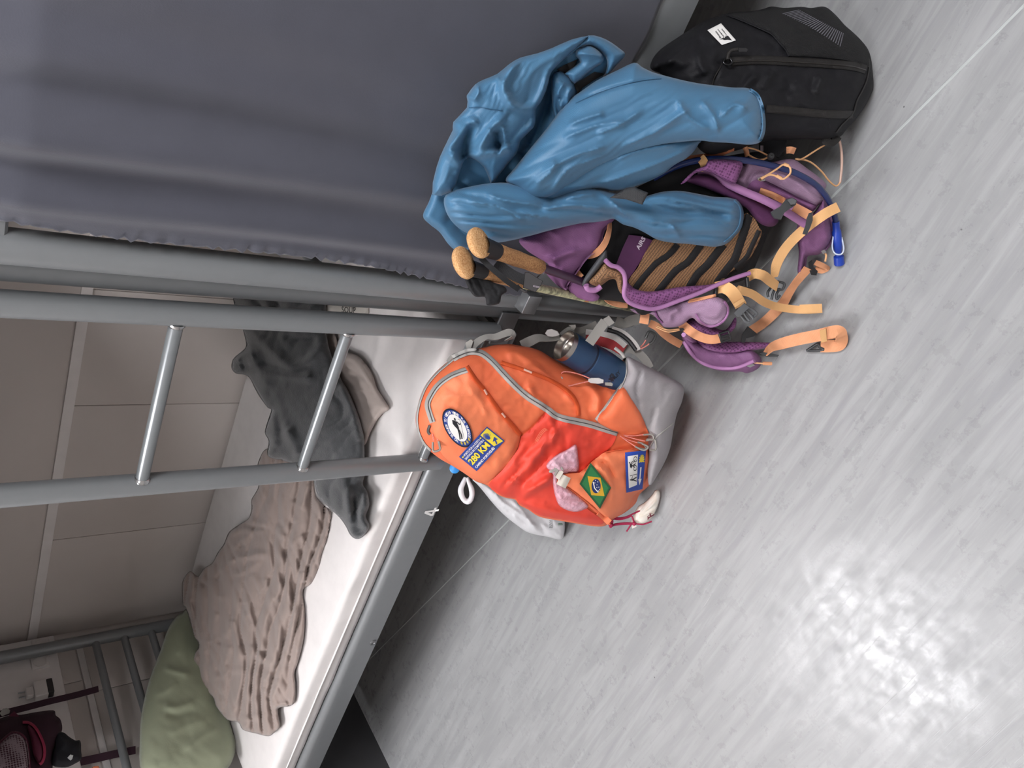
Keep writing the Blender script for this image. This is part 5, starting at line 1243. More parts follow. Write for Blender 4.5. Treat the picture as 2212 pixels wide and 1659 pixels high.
relief('padding', cK([(-60, 720), (60, 590), (160, 520), (260, 480), (330, 400), (560, 400), (760, 440), (720, 600), (650, 720), (480, 650), (350, 575), (230, 552), (120, 590), (20, 690)]), lambda x, y: pf_(x, y) - 0.07, M_purd, pup, T=0.015, R=12, Tb=0.02, step=4)
relief('wing_lining', cK([(0, 680), (100, 610), (230, 590), (350, 620), (480, 690), (650, 790), (800, 860), (1000, 960), (1160, 1060), (1235, 1180), (1210, 1260), (1120, 1290), (1000, 1250), (900, 1150), (820, 1050), (700, 980), (500, 880), (250, 770)]), lambda x, y: pf_(x, y) - 0.03, mat('plum_lining', '4d2049', 0.8, bump=0.3, bscale=200), pup, T=0.02, R=14, Tb=0.02, step=5)
ptube('binding', [(x, y, d_) for (x, y), d_ in zip(cK([(-200, 800), (-80, 745), (0, 690), (100, 600), (230, 560), (350, 580), (480, 650), (600, 735), (800, 830), (960, 895), (1150, 985), (1350, 1100), (1500, 1195), (1590, 1255)]), [1.43, 1.42, 1.41, 1.40, 1.39, 1.39, 1.385, 1.38, 1.385, 1.39, 1.40, 1.42, 1.44, 1.45])], 0.0076, M_pbind, pup, n=8)
relief('belt_back', cK([(1000, 880), (1180, 930), (1350, 970), (1500, 1020), (1650, 1090), (1700, 1120), (1650, 1220), (1580, 1260), (1480, 1190), (1350, 1110), (1150, 1000)]), [(1700, 440, 1.45), (1740, 475, 1.47)], M_pbind, pup, T=0.006, R=10, Tb=0.015, step=4)
relief('hip_wing', cB([(1715, 690), (1730, 640), (1790, 610), (1850, 540), (1880, 500), (1905, 580), (1926, 720), (1895, 790), (1850, 828), (1800, 835), (1770, 850), (1745, 950), (1722, 930), (1730, 820), (1722, 760)]), [(1740, 500, 1.50), (1790, 480, 1.49), (1735, 580, 1.55), (1790, 540, 1.52)], M_purlobe, pup, T=0.028, R=16, Tb=0.03, step=4, noise=[(0.006, 16, 16, 0, 151)], lim=[(2, 0.002, 9)])
for q in ([(1880, 500), (1905, 570), (1924, 700), (1905, 770), (1860, 815)], [(1745, 760), (1765, 850), (1748, 950)], [(1830, 600), (1800, 720), (1770, 840)]):
    ptube('binding', [(x, y, 1.478 + 0.0006 * (y - 430)) for x, y in cB(q)], 0.0045, M_pbind, pup, n=8)
# webbing
def web(pts, w, m_=M_org, twist=None, name='webbing', th=0.0018):
    return strap(name, pts, w, m_, pup, th=th, twist=twist)
def cat_(c, pts, ds): return [(x, y, d) for (x, y), d in zip(c(pts), ds)]
def catf(c, pts, zs): return [(x, y, 'f', z) for (x, y), z in zip(c(pts), zs)]
web(cat_(cL, [(1130, 280), (1200, 245), (1290, 265), (1360, 320), (1440, 380)], [1.50, 1.475, 1.475, 1.50, 1.52]), 0.019, M_org2, [20, 0, -10, 10, 30])
web(cat_(cB, [(1585, 965), (1600, 880), (1660, 780), (1760, 680), (1880, 590), (1965, 545)], [1.50, 1.50, 1.49, 1.46, 1.435, 1.43]), 0.019, M_org2, [60, 10, 0, 0, 0, 0])
web(cat_(cL, [(800, 395), (880, 385), (960, 430), (1020, 510), (1060, 580)], [1.47, 1.455, 1.45, 1.46, 1.475]), 0.023, M_org2, [0, 0, 0, 0, 0])
plate('strap_keeper', cL([(980, 560), (1080, 500), (1100, 530), (1005, 595)]), 1.455, 0.004, M_org2, pup)
web(cat_(cL, [(1010, 400), (1060, 420), (1180, 460), (1300, 540), (1420, 585)], [1.48, 1.475, 1.49, 1.52, 1.55]) + catf(cL, [(1600, 615), (1760, 622), (1905, 612)], [0.045, 0.03, 0.015]), 0.016, M_org2, [30, 10, 0, 0, 0, 0, 0, 0])
web(catf(cL, [(1670, 615), (1790, 610), (1900, 605)], [0.05, 0.04, 0.028]), 0.018, M_org2, name='webbing_end', th=0.005)
web(catf(cL, [(1760, 190), (1690, 270), (1610, 370), (1545, 470), (1490, 560), (1400, 660), (1290, 760), (1170, 840)], [0.05, 0.05, 0.05, 0.045, 0.035, 0.02, 0.015, 0.02]), 0.021, M_org, [40, 45, 50, 40, 20, 0, 0, 0], name='waist_belt')
web(catf(cL, [(1310, 1085), (1370, 1020), (1480, 975), (1650, 930), (1850, 890), (2060, 850)], [0.07, 0.065, 0.05, 0.045, 0.04, 0.035]), 0.024, M_org, [70, 50, 20, 0, 0, 0], name='waist_belt')
web(catf(cL, [(1890, 880), (2060, 845), (2105, 900), (2080, 985), (1960, 1000), (1890, 1000)], [0.05, 0.042, 0.03, 0.012, 0.012, 0.012]), 0.024, M_org, [0, 0, 30, 0, 0, 0], name='webbing_end')
plate('strap_keeper', cL([(1875, 835), (1945, 815), (1955, 950), (1895, 965)]), D_floor(1778, 725, 0.055), 0.004, M_org2, pup)
web(cat_(cL, [(425, 750), (470, 790), (560, 860), (660, 910), (760, 930), (850, 915)], [1.55, 1.545, 1.54, 1.54, 1.54, 1.54]), 0.018, M_org, [40, 10, 0, 0, -10, 0])
web(cat_(cL, [(110, 760), (190, 800), (260, 870), (340, 930), (440, 985)], [1.57, 1.57, 1.59, 1.61, 1.63]), 0.016, M_org, [30, 0, 0, 0, 0])
web(cat_(cL, [(65, 650), (60, 710), (50, 765)], [1.54, 1.535, 1.54]), 0.018, M_org, name='webbing_loop')
web(cat_(cT, [(200, 1220), (270, 1290), (340, 1360), (430, 1390), (530, 1400)], [1.47, 1.47, 1.48, 1.49, 1.50]), 0.013, M_org, [0, 20, 40, 10, 0])
web(cat_(cT, [(0, 1300), (60, 1330), (110, 1340)], [1.46, 1.465, 1.47]), 0.012, M_org)
web(cat_(cB, [(600, 610), (598, 680), (572, 760), (522, 818), (462, 835)], [1.36, 1.345, 1.345, 1.36, 1.385]), 0.014, M_org, [70, 60, 45, 30, 20], name='haul_handle')
web(cat_(cK, [(-60, 400), (100, 370), (300, 345), (480, 310), (600, 255), (650, 240)], [1.36, 1.36, 1.36, 1.36, 1.355, 1.35]), 0.012, mat('rust_webbing', 'b9714f', 0.75), [60, 60, 55, 40, 30, 30])
web(cat_(cK, [(200, 370), (250, 440), (275, 540)], [1.342, 1.338, 1.35]), 0.015, M_org2, name='hose_loop')
ribbon_on('belt_trim', Surf(rw, *[o for o in pup.children if o.name.startswith('pocket_flap')]), cK([(990, 810), (1150, 865), (1320, 950)]), 14, M_org, pup, lift=0.006)
web(cat_(cK, [(1440, 1030), (1540, 1080), (1650, 1140)], [1.425, 1.43, 1.435]), 0.017, M_org)
web(cat_(cK, [(1345, 275), (1400, 270), (1455, 285)], [1.42, 1.415, 1.42]), 0.012, M_org)
web(cat_(cL, [(1830, 130), (1900, 160), (1960, 190), (1900, 215), (1830, 195)], [1.55, 1.545, 1.545, 1.555, 1.56]), 0.012, M_org, [30, 30, 60, 30, 30], name='webbing_end')
# cords
def cord(c, pts, d, r=0.0016, m_=M_cordo, name='cord'): return ptube(name, [(x, y, d) for x, y in c(pts)], r, m_, pup, n=7)
cord(cK, [(830, 240), (950, 270), (1100, 345)], 1.385); cord(cK, [(830, 330), (960, 395), (1050, 390), (1110, 350)], 1.382)
cord(cK, [(785, 205), (810, 280), (825, 350)], 1.385, 0.0045, M_org, 'cord_sleeve')
p_ = at_depth(*cK([(1135, 355)])[0], 1.38)
lathe('cord_lock', p_ - CF * 0.006, p_ + CF * 0.006, [(0, 0.001), (0.001, 0.005), (0.006, 0.0065), (0.011, 0.005), (0.012, 0.001)], M_dgp, pup, n=14)
ptube('bungee', cat_(cK, [(1460, 390), (1560, 385), (1800, 235), (1980, 150), (2030, 132), (2052, 160)], [1.44, 1.44, 1.45, 1.46, 1.465, 1.465]), 0.0017, M_cordo, pup, n=7)
ptube('bungee', cat_(cK, [(2058, 690), (2030, 735), (1985, 742), (1900, 670), (1800, 545), (1650, 425), (1480, 388)], [1.48, 1.48, 1.48, 1.47, 1.46, 1.45, 1.44]), 0.0017, M_cordo, pup, n=7)
ptube('bungee_tube', cat_(cK, [(2050, 150), (2075, 300), (2078, 480), (2056, 700)], [1.465, 1.47, 1.475, 1.48]), 0.0026, mat('pinkish_tube', 'c9a898', 0.25), pup, n=8)
cord(cK, [(1005, 645), (1100, 595), (1220, 520), (1310, 462), (1380, 490), (1400, 545), (1380, 600), (1300, 655), (1220, 620), (1120, 600), (1015, 655)], 1.355, 0.0018, M_cordo, 'zip_pull')
cord(cK, [(1310, 458), (1370, 480)], 1.354, 0.003, M_cordo, 'zip_pull'); cord(cK, [(1210, 612), (1280, 650)], 1.354, 0.003, M_cordo, 'zip_pull')
M_chr = mat('chrome', 'c5c5c8', 0.2, 1.0)
plate('zip_slider', cK([(960, 640), (1010, 620), (1060, 640), (1070, 680), (1000, 690), (955, 670)]), 1.365, 0.004, M_chr, pup)
cord(cL, [(1190, 1170), (1240, 1175), (1290, 1180)], 1.60, 0.0016, M_cordo, 'zip_pull'); cord(cL, [(1290, 1178), (1380, 1180)], 1.60, 0.0038, M_org, 'zip_pull')
plate('zip_slider', cL([(1120, 1190), (1170, 1170), (1210, 1195), (1160, 1220), (1125, 1215)]), 1.605, 0.004, M_chr, pup)
cord(cL, [(190, 790), (300, 830), (420, 820), (440, 825)], 1.55, 0.0015); cord(cL, [(180, 800), (300, 850), (430, 830)], 1.555, 0.0015)
plate('cord_lock', cL([(420, 815), (460, 810), (475, 830), (450, 845), (425, 840)]), 1.545, 0.006, M_black, pup)
cord(cL, [(1905, 20), (1945, 50), (1935, 120)], 1.50, 0.002, M_cordo, 'zip_pull')
plate('zip_slider', cK([(1800, 1610), (1850, 1590), (1880, 1630), (1830, 1660)]), 1.495, 0.004, M_chr, pup)
# buckles
def bk(c, pts, d, th=0.008, m_=M_dgp, name='buckle'): return plate(name, c(pts), d, th, m_, pup)
bk(cK, [(1130, 1095), (1190, 1060), (1260, 1020), (1330, 930), (1420, 900), (1485, 935), (1470, 1000), (1400, 1045), (1320, 1100), (1270, 1200), (1180, 1180), (1150, 1140)], 1.385, 0.012)
bk(cK, [(1350, 930), (1420, 905), (1480, 940), (1460, 990), (1400, 1000)], 1.372, 0.008, mat('mid_grey_plastic', '56585a', 0.4), 'buckle_cap')
bk(cK, [(1640, 1110), (1690, 1095), (1695, 1200), (1665, 1290), (1615, 1400), (1555, 1385), (1595, 1270), (1610, 1180)], 1.42, 0.010)
bk(cL, [(985, 655), (1095, 548), (1155, 595), (1040, 700), (1010, 692)], 1.445, 0.011, mat('mid_grey_plastic', '56585a', 0.4))
for q in ([(1050, 665), (1080, 710), (1110, 745), (1145, 750)], [(1085, 640), (1110, 690), (1145, 735)], [(1105, 620), (1160, 680), (1190, 715)], [(1140, 600), (1190, 630), (1225, 665), (1190, 690)]):
    ptube('buckle_prong', [(x, y, 1.46) for x, y in cL(q)], 0.0030, mat('mid_grey_plastic', '56585a', 0.4), pup, n=7)
for q in ([(1390, 370), (1340, 440), (1345, 490)], [(1420, 390), (1390, 460), (1380, 515)], [(1470, 400), (1430, 460), (1435, 510), (1465, 470)], [(1430, 325), (1510, 350), (1490, 410), (1420, 400), (1360, 355)]):
    ptube('buckle_prong', [(x, y, 1.535) for x, y in cL(q)], 0.0026, M_dgp, pup, n=7)
for q in ([(800, 390), (795, 510)], [(1120, 285), (1130, 385)]):
    ptube('ring', [(x, y, 1.465) for x, y in cL(q)], 0.004, M_black, pup, n=8)
bk(cL, [(820, 470), (900, 460), (930, 500), (850, 520)], 1.475, 0.006, M_black)
for q in ([(835, 870), (930, 840), (955, 930), (860, 955), (835, 870)], [(845, 905), (945, 880)]):
    ptube('ladder_lock', [(x, y, 1.535) for x, y in cL(q)], 0.0028, M_black, pup, n=7, smooth_path=False)
bk(cL, [(1245, 1075), (1290, 1060), (1460, 1090), (1440, 1110), (1330, 1110)], D_floor(1655, 765, 0.07), 0.006, M_dgp)
for q in ([(1745, 1045), (1800, 1010), (1860, 975), (1880, 1010), (1920, 1035), (1840, 1045), (1745, 1045)],):
    ptube('belt_hook', [(x, y, 'f', 0.012) for x, y in cL(q)], 0.003, M_dgp, pup, n=7)
bk(cL, [(1070, 880), (1130, 790), (1230, 870), (1190, 900), (1110, 920), (1100, 965), (1060, 960)], 1.585, 0.010, M_black)
bk(cL, [(1760, 130), (1800, 100), (1815, 180), (1860, 220), (1845, 265), (1790, 260), (1765, 200)], 1.545, 0.008, M_black)
bk(cT, [(-30, 1000), (60, 1080), (20, 1130), (-70, 1060)], 1.40, 0.008, M_dgp)
web(cat_(cT, [(-60, 990), (30, 1100)], [1.39, 1.39]), 0.010, M_org)
for i_, q in enumerate(([(640, 480), (735, 428)], [(640, 480), (735, 428)])):
    pass
relief('chest_webbing', cB([(600, 490), (700, 430), (745, 425), (832, 460), (795, 532), (700, 500)]), lambda x, y: 1.225 + 0 * x, mat('charcoal_webbing', '37383a', 0.7, weave=0.5, wscale=900), pup, T=0.004, R=6, Tb=0.004, step=4, smooth_out=0)
plate('black_flap', cK([(980, 150), (1060, 60), (1360, 140), (1340, 240), (1250, 380), (1130, 340), (980, 330)]), 1.43, 0.01, M_blkn, pup)
text_on('flap_print', Surf(*[o for o in pup.children if o.name.startswith('black_flap')]), 'IIIII', (0, 0), (0, 0), (0, 0), mat('pale_print', 'd8c8d6', 0.6), pup, lift=0.001, fit=(1, 1), warp=lambda v: np.array(cK([(1000 + 36 * v[0], 290 - 80 * v[1])])[0]))
# drinking hose
hs = [(860, 375), (1000, 302), (1150, 264), (1300, 259), (1450, 273), (1600, 306), (1720, 347), (1830, 412), (1900, 492), (1938, 575), (1952, 640)]
hd = [1.36, 1.35, 1.345, 1.345, 1.35, 1.36, 1.38, 1.41, 1.44, 1.47, 1.49]
hose = ptube('hydration_hose', cat_(cB, hs, hd), 0.0056, M_hose, pup, n=14)
va = at_depth(*cB([(1950, 632)])[0], 1.488); vb = at_depth(*cB([(1972, 890)])[0], 1.53)
L_ = np.linalg.norm(vb - va)
lathe('bite_valve', va, vb, [(0, 0.0055), (0.0, 0.0068), (L_ * .18, 0.0068), (L_ * .22, 0.0085), (L_ * .45, 0.0092), (L_ * .62, 0.0080), (L_ * .70, 0.0060), (L_ * .78, 0.0062), (L_ * .80, 0.0095), (L_ * .98, 0.0100), (L_, 0.0085), (L_, 0)], M_valve, hose, n=20)
ptube('valve_guard', [(x, y, d) for (x, y), d in zip(cB([(1935, 720), (1930, 790), (1950, 825), (1985, 825), (1998, 790), (1985, 725)]), [1.50, 1.505, 1.505, 1.505, 1.50, 1.50])], 0.0016, mat('clear_guard', 'c9d3e6', 0.2), hose, n=6)

# ================================================================== BLUE JACKET
M_jkt = mat('blue_ripstop', '437192', 0.5, col2='3f6b8b', nscale=8, bump=0.05, bscale=900, weave=0.10, wscale=800, sheen=0.1)
M_jin = mat('jacket_dark_lining', '2a2624', 0.7)
M_stitch = mat('navy_stitch', '27506f', 0.7)
jk = empty('jacket', at_depth(1200, 400, 1.28)); tag(jk, 'blue rain jacket draped over the purple backpack', 'jacket')
jl = [(1, 0, 1.012)]
jpl = plane_fit([(915, 465, D_Y(915, 465, .965)), (1000, 250, D_Y(1000, 250, .965)), (1300, 90, D_Y(1300, 90, .965)), (1180, 470, 1.31), (1000, 530, D_Y(1000, 530, .955))])
jb = relief('body', cE([(30, 1030), (60, 960), (98, 850), (110, 780), (135, 700), (173, 620), (190, 580), (240, 520), (260, 460), (300, 400), (400, 345), (490, 300), (560, 280), (640, 260), (700, 240), (760, 215), (820, 200), (900, 215), (960, 245), (975, 265), (930, 312), (900, 350), (870, 400), (820, 440),
      (760, 520), (690, 640), (600, 760), (540, 860), (560, 960), (700, 990), (860, 1000), (900, 1045), (780, 1068), (700, 1085), (640, 1100), (530, 1130), (470, 1145), (400, 1158), (330, 1165), (250, 1192), (190, 1196), (150, 1165), (110, 1110), (60, 1070)]),
      lambda x, y: jpl(x, y) + 0.01, M_jkt, jk, T=0.02, R=18, Tb=0.05, step=4, noise=[(0.012, 40, 90, -0.5, 167, 'b')], folds=F(cQ, -0.03, 14, 'g', [(1290, 480), (1250, 700), (1180, 900), (1080, 1130), (1000, 1280)]), lim=jl)
jf = lambda x, y: jpl(x, y) - 0.022
jp = relief('back_panel', cQ([(350, 900), (480, 762), (478, 660), (490, 630), (560, 540), (640, 495), (770, 440), (880, 350), (990, 285), (1150, 245), (1300, 190), (1480, 112), (1640, 78), (1600, 130), (1420, 290), (1290, 420), (1262, 520), (1230, 620), (1180, 720), (1140, 780), (1135, 870), (1120, 950), (1000, 1070), (980, 1130), (950, 1210), (880, 1290), (780, 1420), (720, 1500), (690, 1440), (640, 1330), (560, 1265), (490, 1240), (440, 1300), (400, 1420), (340, 1560), (150, 1600), (190, 1330), (260, 1150), (345, 980)]), jf, M_jkt, jk,
      T=0.022, R=14, mound=(0.02, 60), Tb=0.01, step=3.2, smooth_out=2,
      folds=F(cQ, 0.020, 10, 'g', [(980, 285), (900, 400), (830, 540), (850, 640), (940, 760), (1130, 770)], [(1420, 300), (1290, 430), (1220, 620), (1150, 780), (1125, 950), (1000, 1080)], [(580, 860), (440, 1000), (290, 1165)], [(850, 840), (720, 960), (640, 1080), (590, 1200)], [(290, 1170), (430, 1330), (400, 1430)], [(500, 1235), (760, 1180), (900, 1130)]) +
            F(cQ, -0.028, 11, 'g', [(545, 890), (480, 1020), (450, 1160), (430, 1280)], [(745, 980), (770, 1120), (810, 1150)]) + F(cQ, 0.012, 5, 'e', [(770, 460), (800, 510), (860, 510)], [(570, 540), (590, 620), (540, 700)], [(820, 930), (850, 1100)], [(680, 950), (760, 1110)]),
      noise=[(0.007, 44, 150, 0.9, 161, 'b'), (0.002, 14, 60, 0.6, 164, 'b')], lim=jl)
relief('hood', cQ([(1640, 72), (1760, 90), (1860, 140), (1950, 205), (1992, 245), (1975, 290), (1900, 370), (1830, 445), (1805, 440), (1822, 350), (1808, 285), (1740, 215), (1660, 172), (1590, 180), (1530, 215), (1440, 280), (1430, 250), (1560, 150)]), lambda x, y: jpl(x, y) - 0.015, M_jkt, jk, T=0.012, R=8, mound=(0.012, 30), Tb=0.01, step=3.2, smooth_out=2, noise=[(0.006, 20, 60, 0.5, 163, 'b')], lim=jl)
relief('hood_peak', cQ([(1520, 270), (1530, 210), (1600, 180), (1660, 172), (1740, 220), (1790, 290), (1770, 340), (1740, 360), (1640, 430), (1510, 535), (1440, 460), (1420, 430), (1560, 330)]), lambda x, y: jpl(x, y) - 0.022, M_jkt, jk, T=0.012, R=8, mound=(0.012, 30), Tb=0.008, step=3.2, smooth_out=2, folds=F(cQ, 0.012, 6, 'e', [(1530, 240), (1700, 260), (1780, 310), (1560, 480)]), lim=jl)
relief('inner_fold', cQ([(1285, 500), (1310, 440), (1370, 410), (1470, 470), (1520, 600), (1500, 680), (1460, 740), (1440, 790), (1400, 850), (1350, 895), (1310, 820), (1290, 660)]), lambda x, y: jpl(x, y) - 0.012, M_jkt, jk, T=0.012, R=8, mound=(0.012, 30), Tb=0.008, step=3.2, smooth_out=2, folds=F(cQ, 0.014, 6, 'e', [(1410, 520), (1350, 640), (1390, 780)], [(1480, 560), (1440, 660), (1450, 760)]) + F(cQ, -0.014, 6, 'g', [(1370, 640), (1350, 740), (1370, 840)]), lim=jl)
patch_on('lining', Surf(jb), cQ([(1340, 400), (1420, 350), (1540, 300), (1480, 440), (1540, 520), (1700, 420), (1800, 440), (1700, 500), (1580, 580), (1540, 640), (1500, 520), (1430, 440)]), M_jin, jk, lift=0.004, step=4)
s2 = relief('hem_flap', cE([(1350, 668), (1346, 690), (1326, 722), (1290, 756), (1230, 790), (1180, 830), (1120, 862), (1060, 885), (1000, 905), (930, 912), (860, 905), (740, 945), (620, 975), (520, 950), (540, 880), (700, 840), (900, 740), (1050, 680), (1200, 650)]),
      [(1490, 320, 1.285), (1350, 400, 1.29), (1200, 420, 1.25), (1150, 430, 1.24)], M_jkt, jk, T=0.045, R=40, Tb=0.03, step=4, folds=F(cE, 0.012, 6, 'e', [(980, 715), (900, 760), (760, 830), (620, 940)], [(1240, 690), (1060, 720), (960, 760)], [(1340, 690), (1150, 780), (900, 870), (720, 900)]), noise=[(0.012, 28, 200, 1.05, 171, 'b')])
s1_ = relief('sleeve', cE([(1040, 300), (1080, 322), (1130, 345), (1200, 365), (1280, 385), (1360, 400), (1440, 410), (1510, 418), (1575, 420), (1615, 436), (1643, 475), (1660, 520), (1668, 580), (1665, 630), (1650, 670), (1620, 688), (1570, 691), (1500, 683), (1420, 679), (1350, 672), (1240, 682), (1100, 715), (960, 760), (850, 810), (740, 880), (650, 935), (560, 950), (480, 900), (425, 862), (470, 800), (555, 695), (620, 615), (680, 535), (735, 472), (780, 440), (860, 385), (960, 335)]),
      [(1360, 140, 1.185), (1640, 250, 1.235), (1350, 300, 1.235), (1150, 420, 1.20), (1180, 230, 1.18), (1480, 300, 1.24)], M_jkt, jk, T=0.055, R=62, Tb=0.025, step=4,
      folds=F(cE, 0.012, 6, 'e', [(980, 700), (1120, 640), (1240, 560), (1300, 520)], [(600, 820), (760, 740), (900, 700)], [(640, 930), (680, 860), (740, 800), (900, 740)], [(1250, 480), (1300, 560), (1400, 620)], [(720, 600), (820, 560), (900, 540)], [(700, 660), (860, 600), (1000, 580)], [(560, 880), (640, 820), (660, 760)], [(1450, 560), (1520, 500), (1580, 520)], [(860, 640), (960, 600), (1080, 520)], [(1360, 480), (1420, 560), (1440, 640)]) +
            F(cE, -0.006, 3, 'g', [(760, 480), (900, 430), (1060, 390), (1160, 376)], [(1628, 470), (1645, 540), (1645, 620), (1630, 670)]), noise=[(0.010, 42, 260, 1.12, 181, 'b'), (0.004, 16, 110, 1.0, 184, 'b')])
Ssl = Surf(s1_)
ribbon_on('cuff', Ssl, cE([(1590, 428), (1628, 455), (1650, 510), (1658, 580), (1655, 630), (1640, 672)]), 8, M_jkt, jk, lift=0.004)
for k in range(7):
    t = k / 6.0; yy = 470 + 180 * t; xx = 1634 + 14 * math.sin(t * math.pi)
    ribbon_on('cuff_gather', Ssl, cE([(xx, yy), (xx + 9, yy + 3)]), 3, M_stitch, jk, lift=0.003, smooth_path=False)
ribbon_on('seam', Ssl, cE([(760, 492), (880, 440), (1000, 402), (1100, 382), (1170, 376)]), 1.6, M_stitch, jk, lift=0.0016)
s3_ = relief('sleeve', cE([(140, 930), (250, 892), (400, 872), (540, 890), (640, 935), (740, 895), (830, 895), (930, 918), (1010, 940), (1060, 950), (1110, 933), (1180, 915), (1260, 912), (1340, 925), (1420, 940), (1500, 945), (1540, 960), (1560, 1000), (1563, 1040), (1552, 1090), (1520, 1130), (1480, 1165), (1430, 1179), (1380, 1176), (1300, 1166), (1220, 1160), (1150, 1145), (1090, 1112), (1040, 1088), (985, 1072), (942, 1046), (900, 1055), (850, 1062), (780, 1068), (640, 1100), (530, 1130), (400, 1156), (320, 1150), (200, 1090), (140, 1010)]),
      [(970, 450, 1.165), (1200, 440, 1.26), (1400, 500, 1.37), (1600, 480, 1.43), (1100, 500, 1.24)], M_jkt, jk, T=0.05, R=48, Tb=0.02, step=4,
      folds=F(cE, 0.016, 6, 'e', [(850, 900), (930, 960), (1020, 1040), (1150, 1060), (1220, 1080), (1270, 1160)], [(640, 950), (760, 940), (860, 920)], [(600, 1000), (740, 980), (900, 1000)], [(480, 1010), (640, 1040), (800, 1050), (920, 1040)], [(240, 960), (400, 990), (520, 1060)], [(330, 930), (450, 960), (600, 980)], [(930, 1050), (960, 1070), (1100, 1100)]) +
            F(cE, -0.022, 9, 'g', [(1120, 990), (1260, 1010), (1400, 1020), (1500, 1040)], [(620, 960), (700, 920), (760, 900)], [(920, 1020), (1000, 1060), (1080, 1100)]) + F(cE, -0.005, 3, 'g', [(1525, 975), (1540, 1040), (1520, 1110), (1480, 1150)]), noise=[(0.012, 30, 240, 1.72, 191, 'b'), (0.004, 13, 100, 1.65, 194, 'b')])
Ss3 = Surf(s3_)
ribbon_on('cuff', Ss3, cE([(1520, 955), (1548, 990), (1552, 1040), (1540, 1088), (1508, 1128), (1470, 1160)]), 7, M_jkt, jk, lift=0.003)
ribbon_on('seam', Surf(jp), cQ([(500, 765), (620, 762), (720, 780), (820, 790)]), 1.6, M_stitch, jk, lift=0.0016)

# ================================================================== TREKKING POLES
M_cork = mat('cork', 'b98a5b', 0.85, col2='8a5c38', nscale=420, bump=0.6, bscale=500)
M_corkl = mat('cork_top', 'd2a878', 0.85, col2='b07c48', nscale=420, bump=0.6, bscale=500)
M_colr = mat('black_rubber', '1f1b1c', 0.6)
def pole(label, cap_c, cap_hw, a_px, b_px, da, db, foot, m_shaft, rh):
    t = empty('trekking_pole', (0, 0, 0)); 
    A2 = at_depth(*cV([a_px])[0], da); B2 = at_depth(*cV([b_px])[0], db)
    ft_ = np.array(foot); ax_ = (ft_ - B2); Lf = np.linalg.norm(ax_); t.location = ft_
    tag(t, label, 'trekking pole', 'trekking poles in the purple backpack')
    tube('shaft', [B2, ft_], 0.0075, m_shaft, t, n=14, smooth_path=False)
    lathe('tip', ft_ - ax_ / Lf * 0.05, ft_, [(0, 0.0078), (0.0, 0.011), (0.03, 0.009), (0.05, 0.004), (0.05, 0)], M_colr, t, n=14)
    d_ = B2 - A2; Ln = np.linalg.norm(d_)
    lathe('grip', A2, B2, [(0, rh * .95), (Ln * .1, rh * 1.05), (Ln * .25, rh * 0.98), (Ln * .45, rh * 1.04), (Ln * .7, rh * 0.92), (Ln * .72, rh * .98), (Ln * .95, rh * 0.95), (Ln, rh * .6), (Ln, 0.0)], M_cork, t, n=24)
    dn = d_ / Ln
    lathe('collar', A2 - dn * 0.028, A2 + dn * 0.012, [(0, rh * 1.25), (0.012, rh * 1.18), (0.030, rh * 1.1), (0.038, rh * 1.06), (0.040, rh * .9)], M_colr, t, n=24)
    # cork disc on top, an oval facing up and out
    cc_ = at_depth(*cV([cap_c])[0], da - 0.030)
    wv = -CU * 0.13 + CR * -0.02; 
    maj = (-CU * (-0.32) + CR * 0.93); maj /= np.linalg.norm(maj)            # long axis in the picture: up and a little right
    mn = -CU * 0.93 + CR * 0.32; mn /= np.linalg.norm(mn); mn = mn * 0.62 - CF * -0.78; 
    mn /= np.linalg.norm(mn); nr = np.cross(maj, mn); nr /= np.linalg.norm(nr)
    if nr @ CF > 0: nr = -nr
    V = []; Fc = []; n_ = 30
    for (s, h) in ((0.9, -0.006), (1.0, -0.002), (1.0, 0.003), (0.95, 0.0052), (0.5, 0.0062), (0.0, 0.0064)):
        for k in range(n_):
            a = 2 * math.pi * k / n_
            V.append(cc_ + maj * (cap_hw[0] * s * math.cos(a)) + mn * (cap_hw[1] * s * math.sin(a)) + nr * h)
    for i in range(5):
        for k in range(n_):
            Fc.append([i * n_ + k, i * n_ + (k + 1) % n_, (i + 1) * n_ + (k + 1) % n_, (i + 1) * n_ + k])
    Fc.append(list(range(n_))[::-1])
    mk('grip_cap', V, Fc, M_corkl, t)
    return t
M_shA = mat('plum_shaft', '3a1f3a', 0.35); M_shB = mat('floral_shaft', 'cfcfa4', 0.4, col2='4d4a3a', nscale=90)
pA = pole('cork-handled trekking pole nearer the blue jacket, plum shaft', (545, 405), (0.0235, 0.021), (770, 520), (1560, 800), 1.165, 1.275, (-0.52, 1.0, 0.004), M_shA, 0.0125)
pB = pole('cork-handled trekking pole nearer the steel posts, pale floral shaft', (305, 722), (0.0255, 0.020), (560, 850), (1240, 1060), 1.185, 1.29, (-0.535, 1.02, 0.004), M_shB, 0.0105)
dA = 1.165
strap('wrist_strap', [(x, y, d) for (x, y), d in zip(cV([(580, 640), (700, 760), (860, 900), (1020, 1030), (1180, 1140)]), [1.16, 1.155, 1.165, 1.18, 1.20])], 0.0085, mat('black_felt', '1d1d1f', 0.9), pA, th=0.003)
strap('wrist_webbing', [(x, y, d) for (x, y), d in zip(cV([(820, 720), (960, 830), (1120, 930), (1290, 1000)]), [1.20, 1.20, 1.205, 1.21])], 0.016, mat('black_webbing', '232326', 0.7, weave=0.6, wscale=900), pA)
plate('strap_buckle', cV([(1280, 870), (1340, 865), (1480, 960), (1570, 1010), (1540, 1080), (1450, 1190), (1250, 1120), (1240, 1060), (1180, 1060), (1160, 1090), (1290, 1170), (1270, 1185), (1150, 1110), (1160, 1065)][:7]), 1.215, 0.008, M_colr, pA)
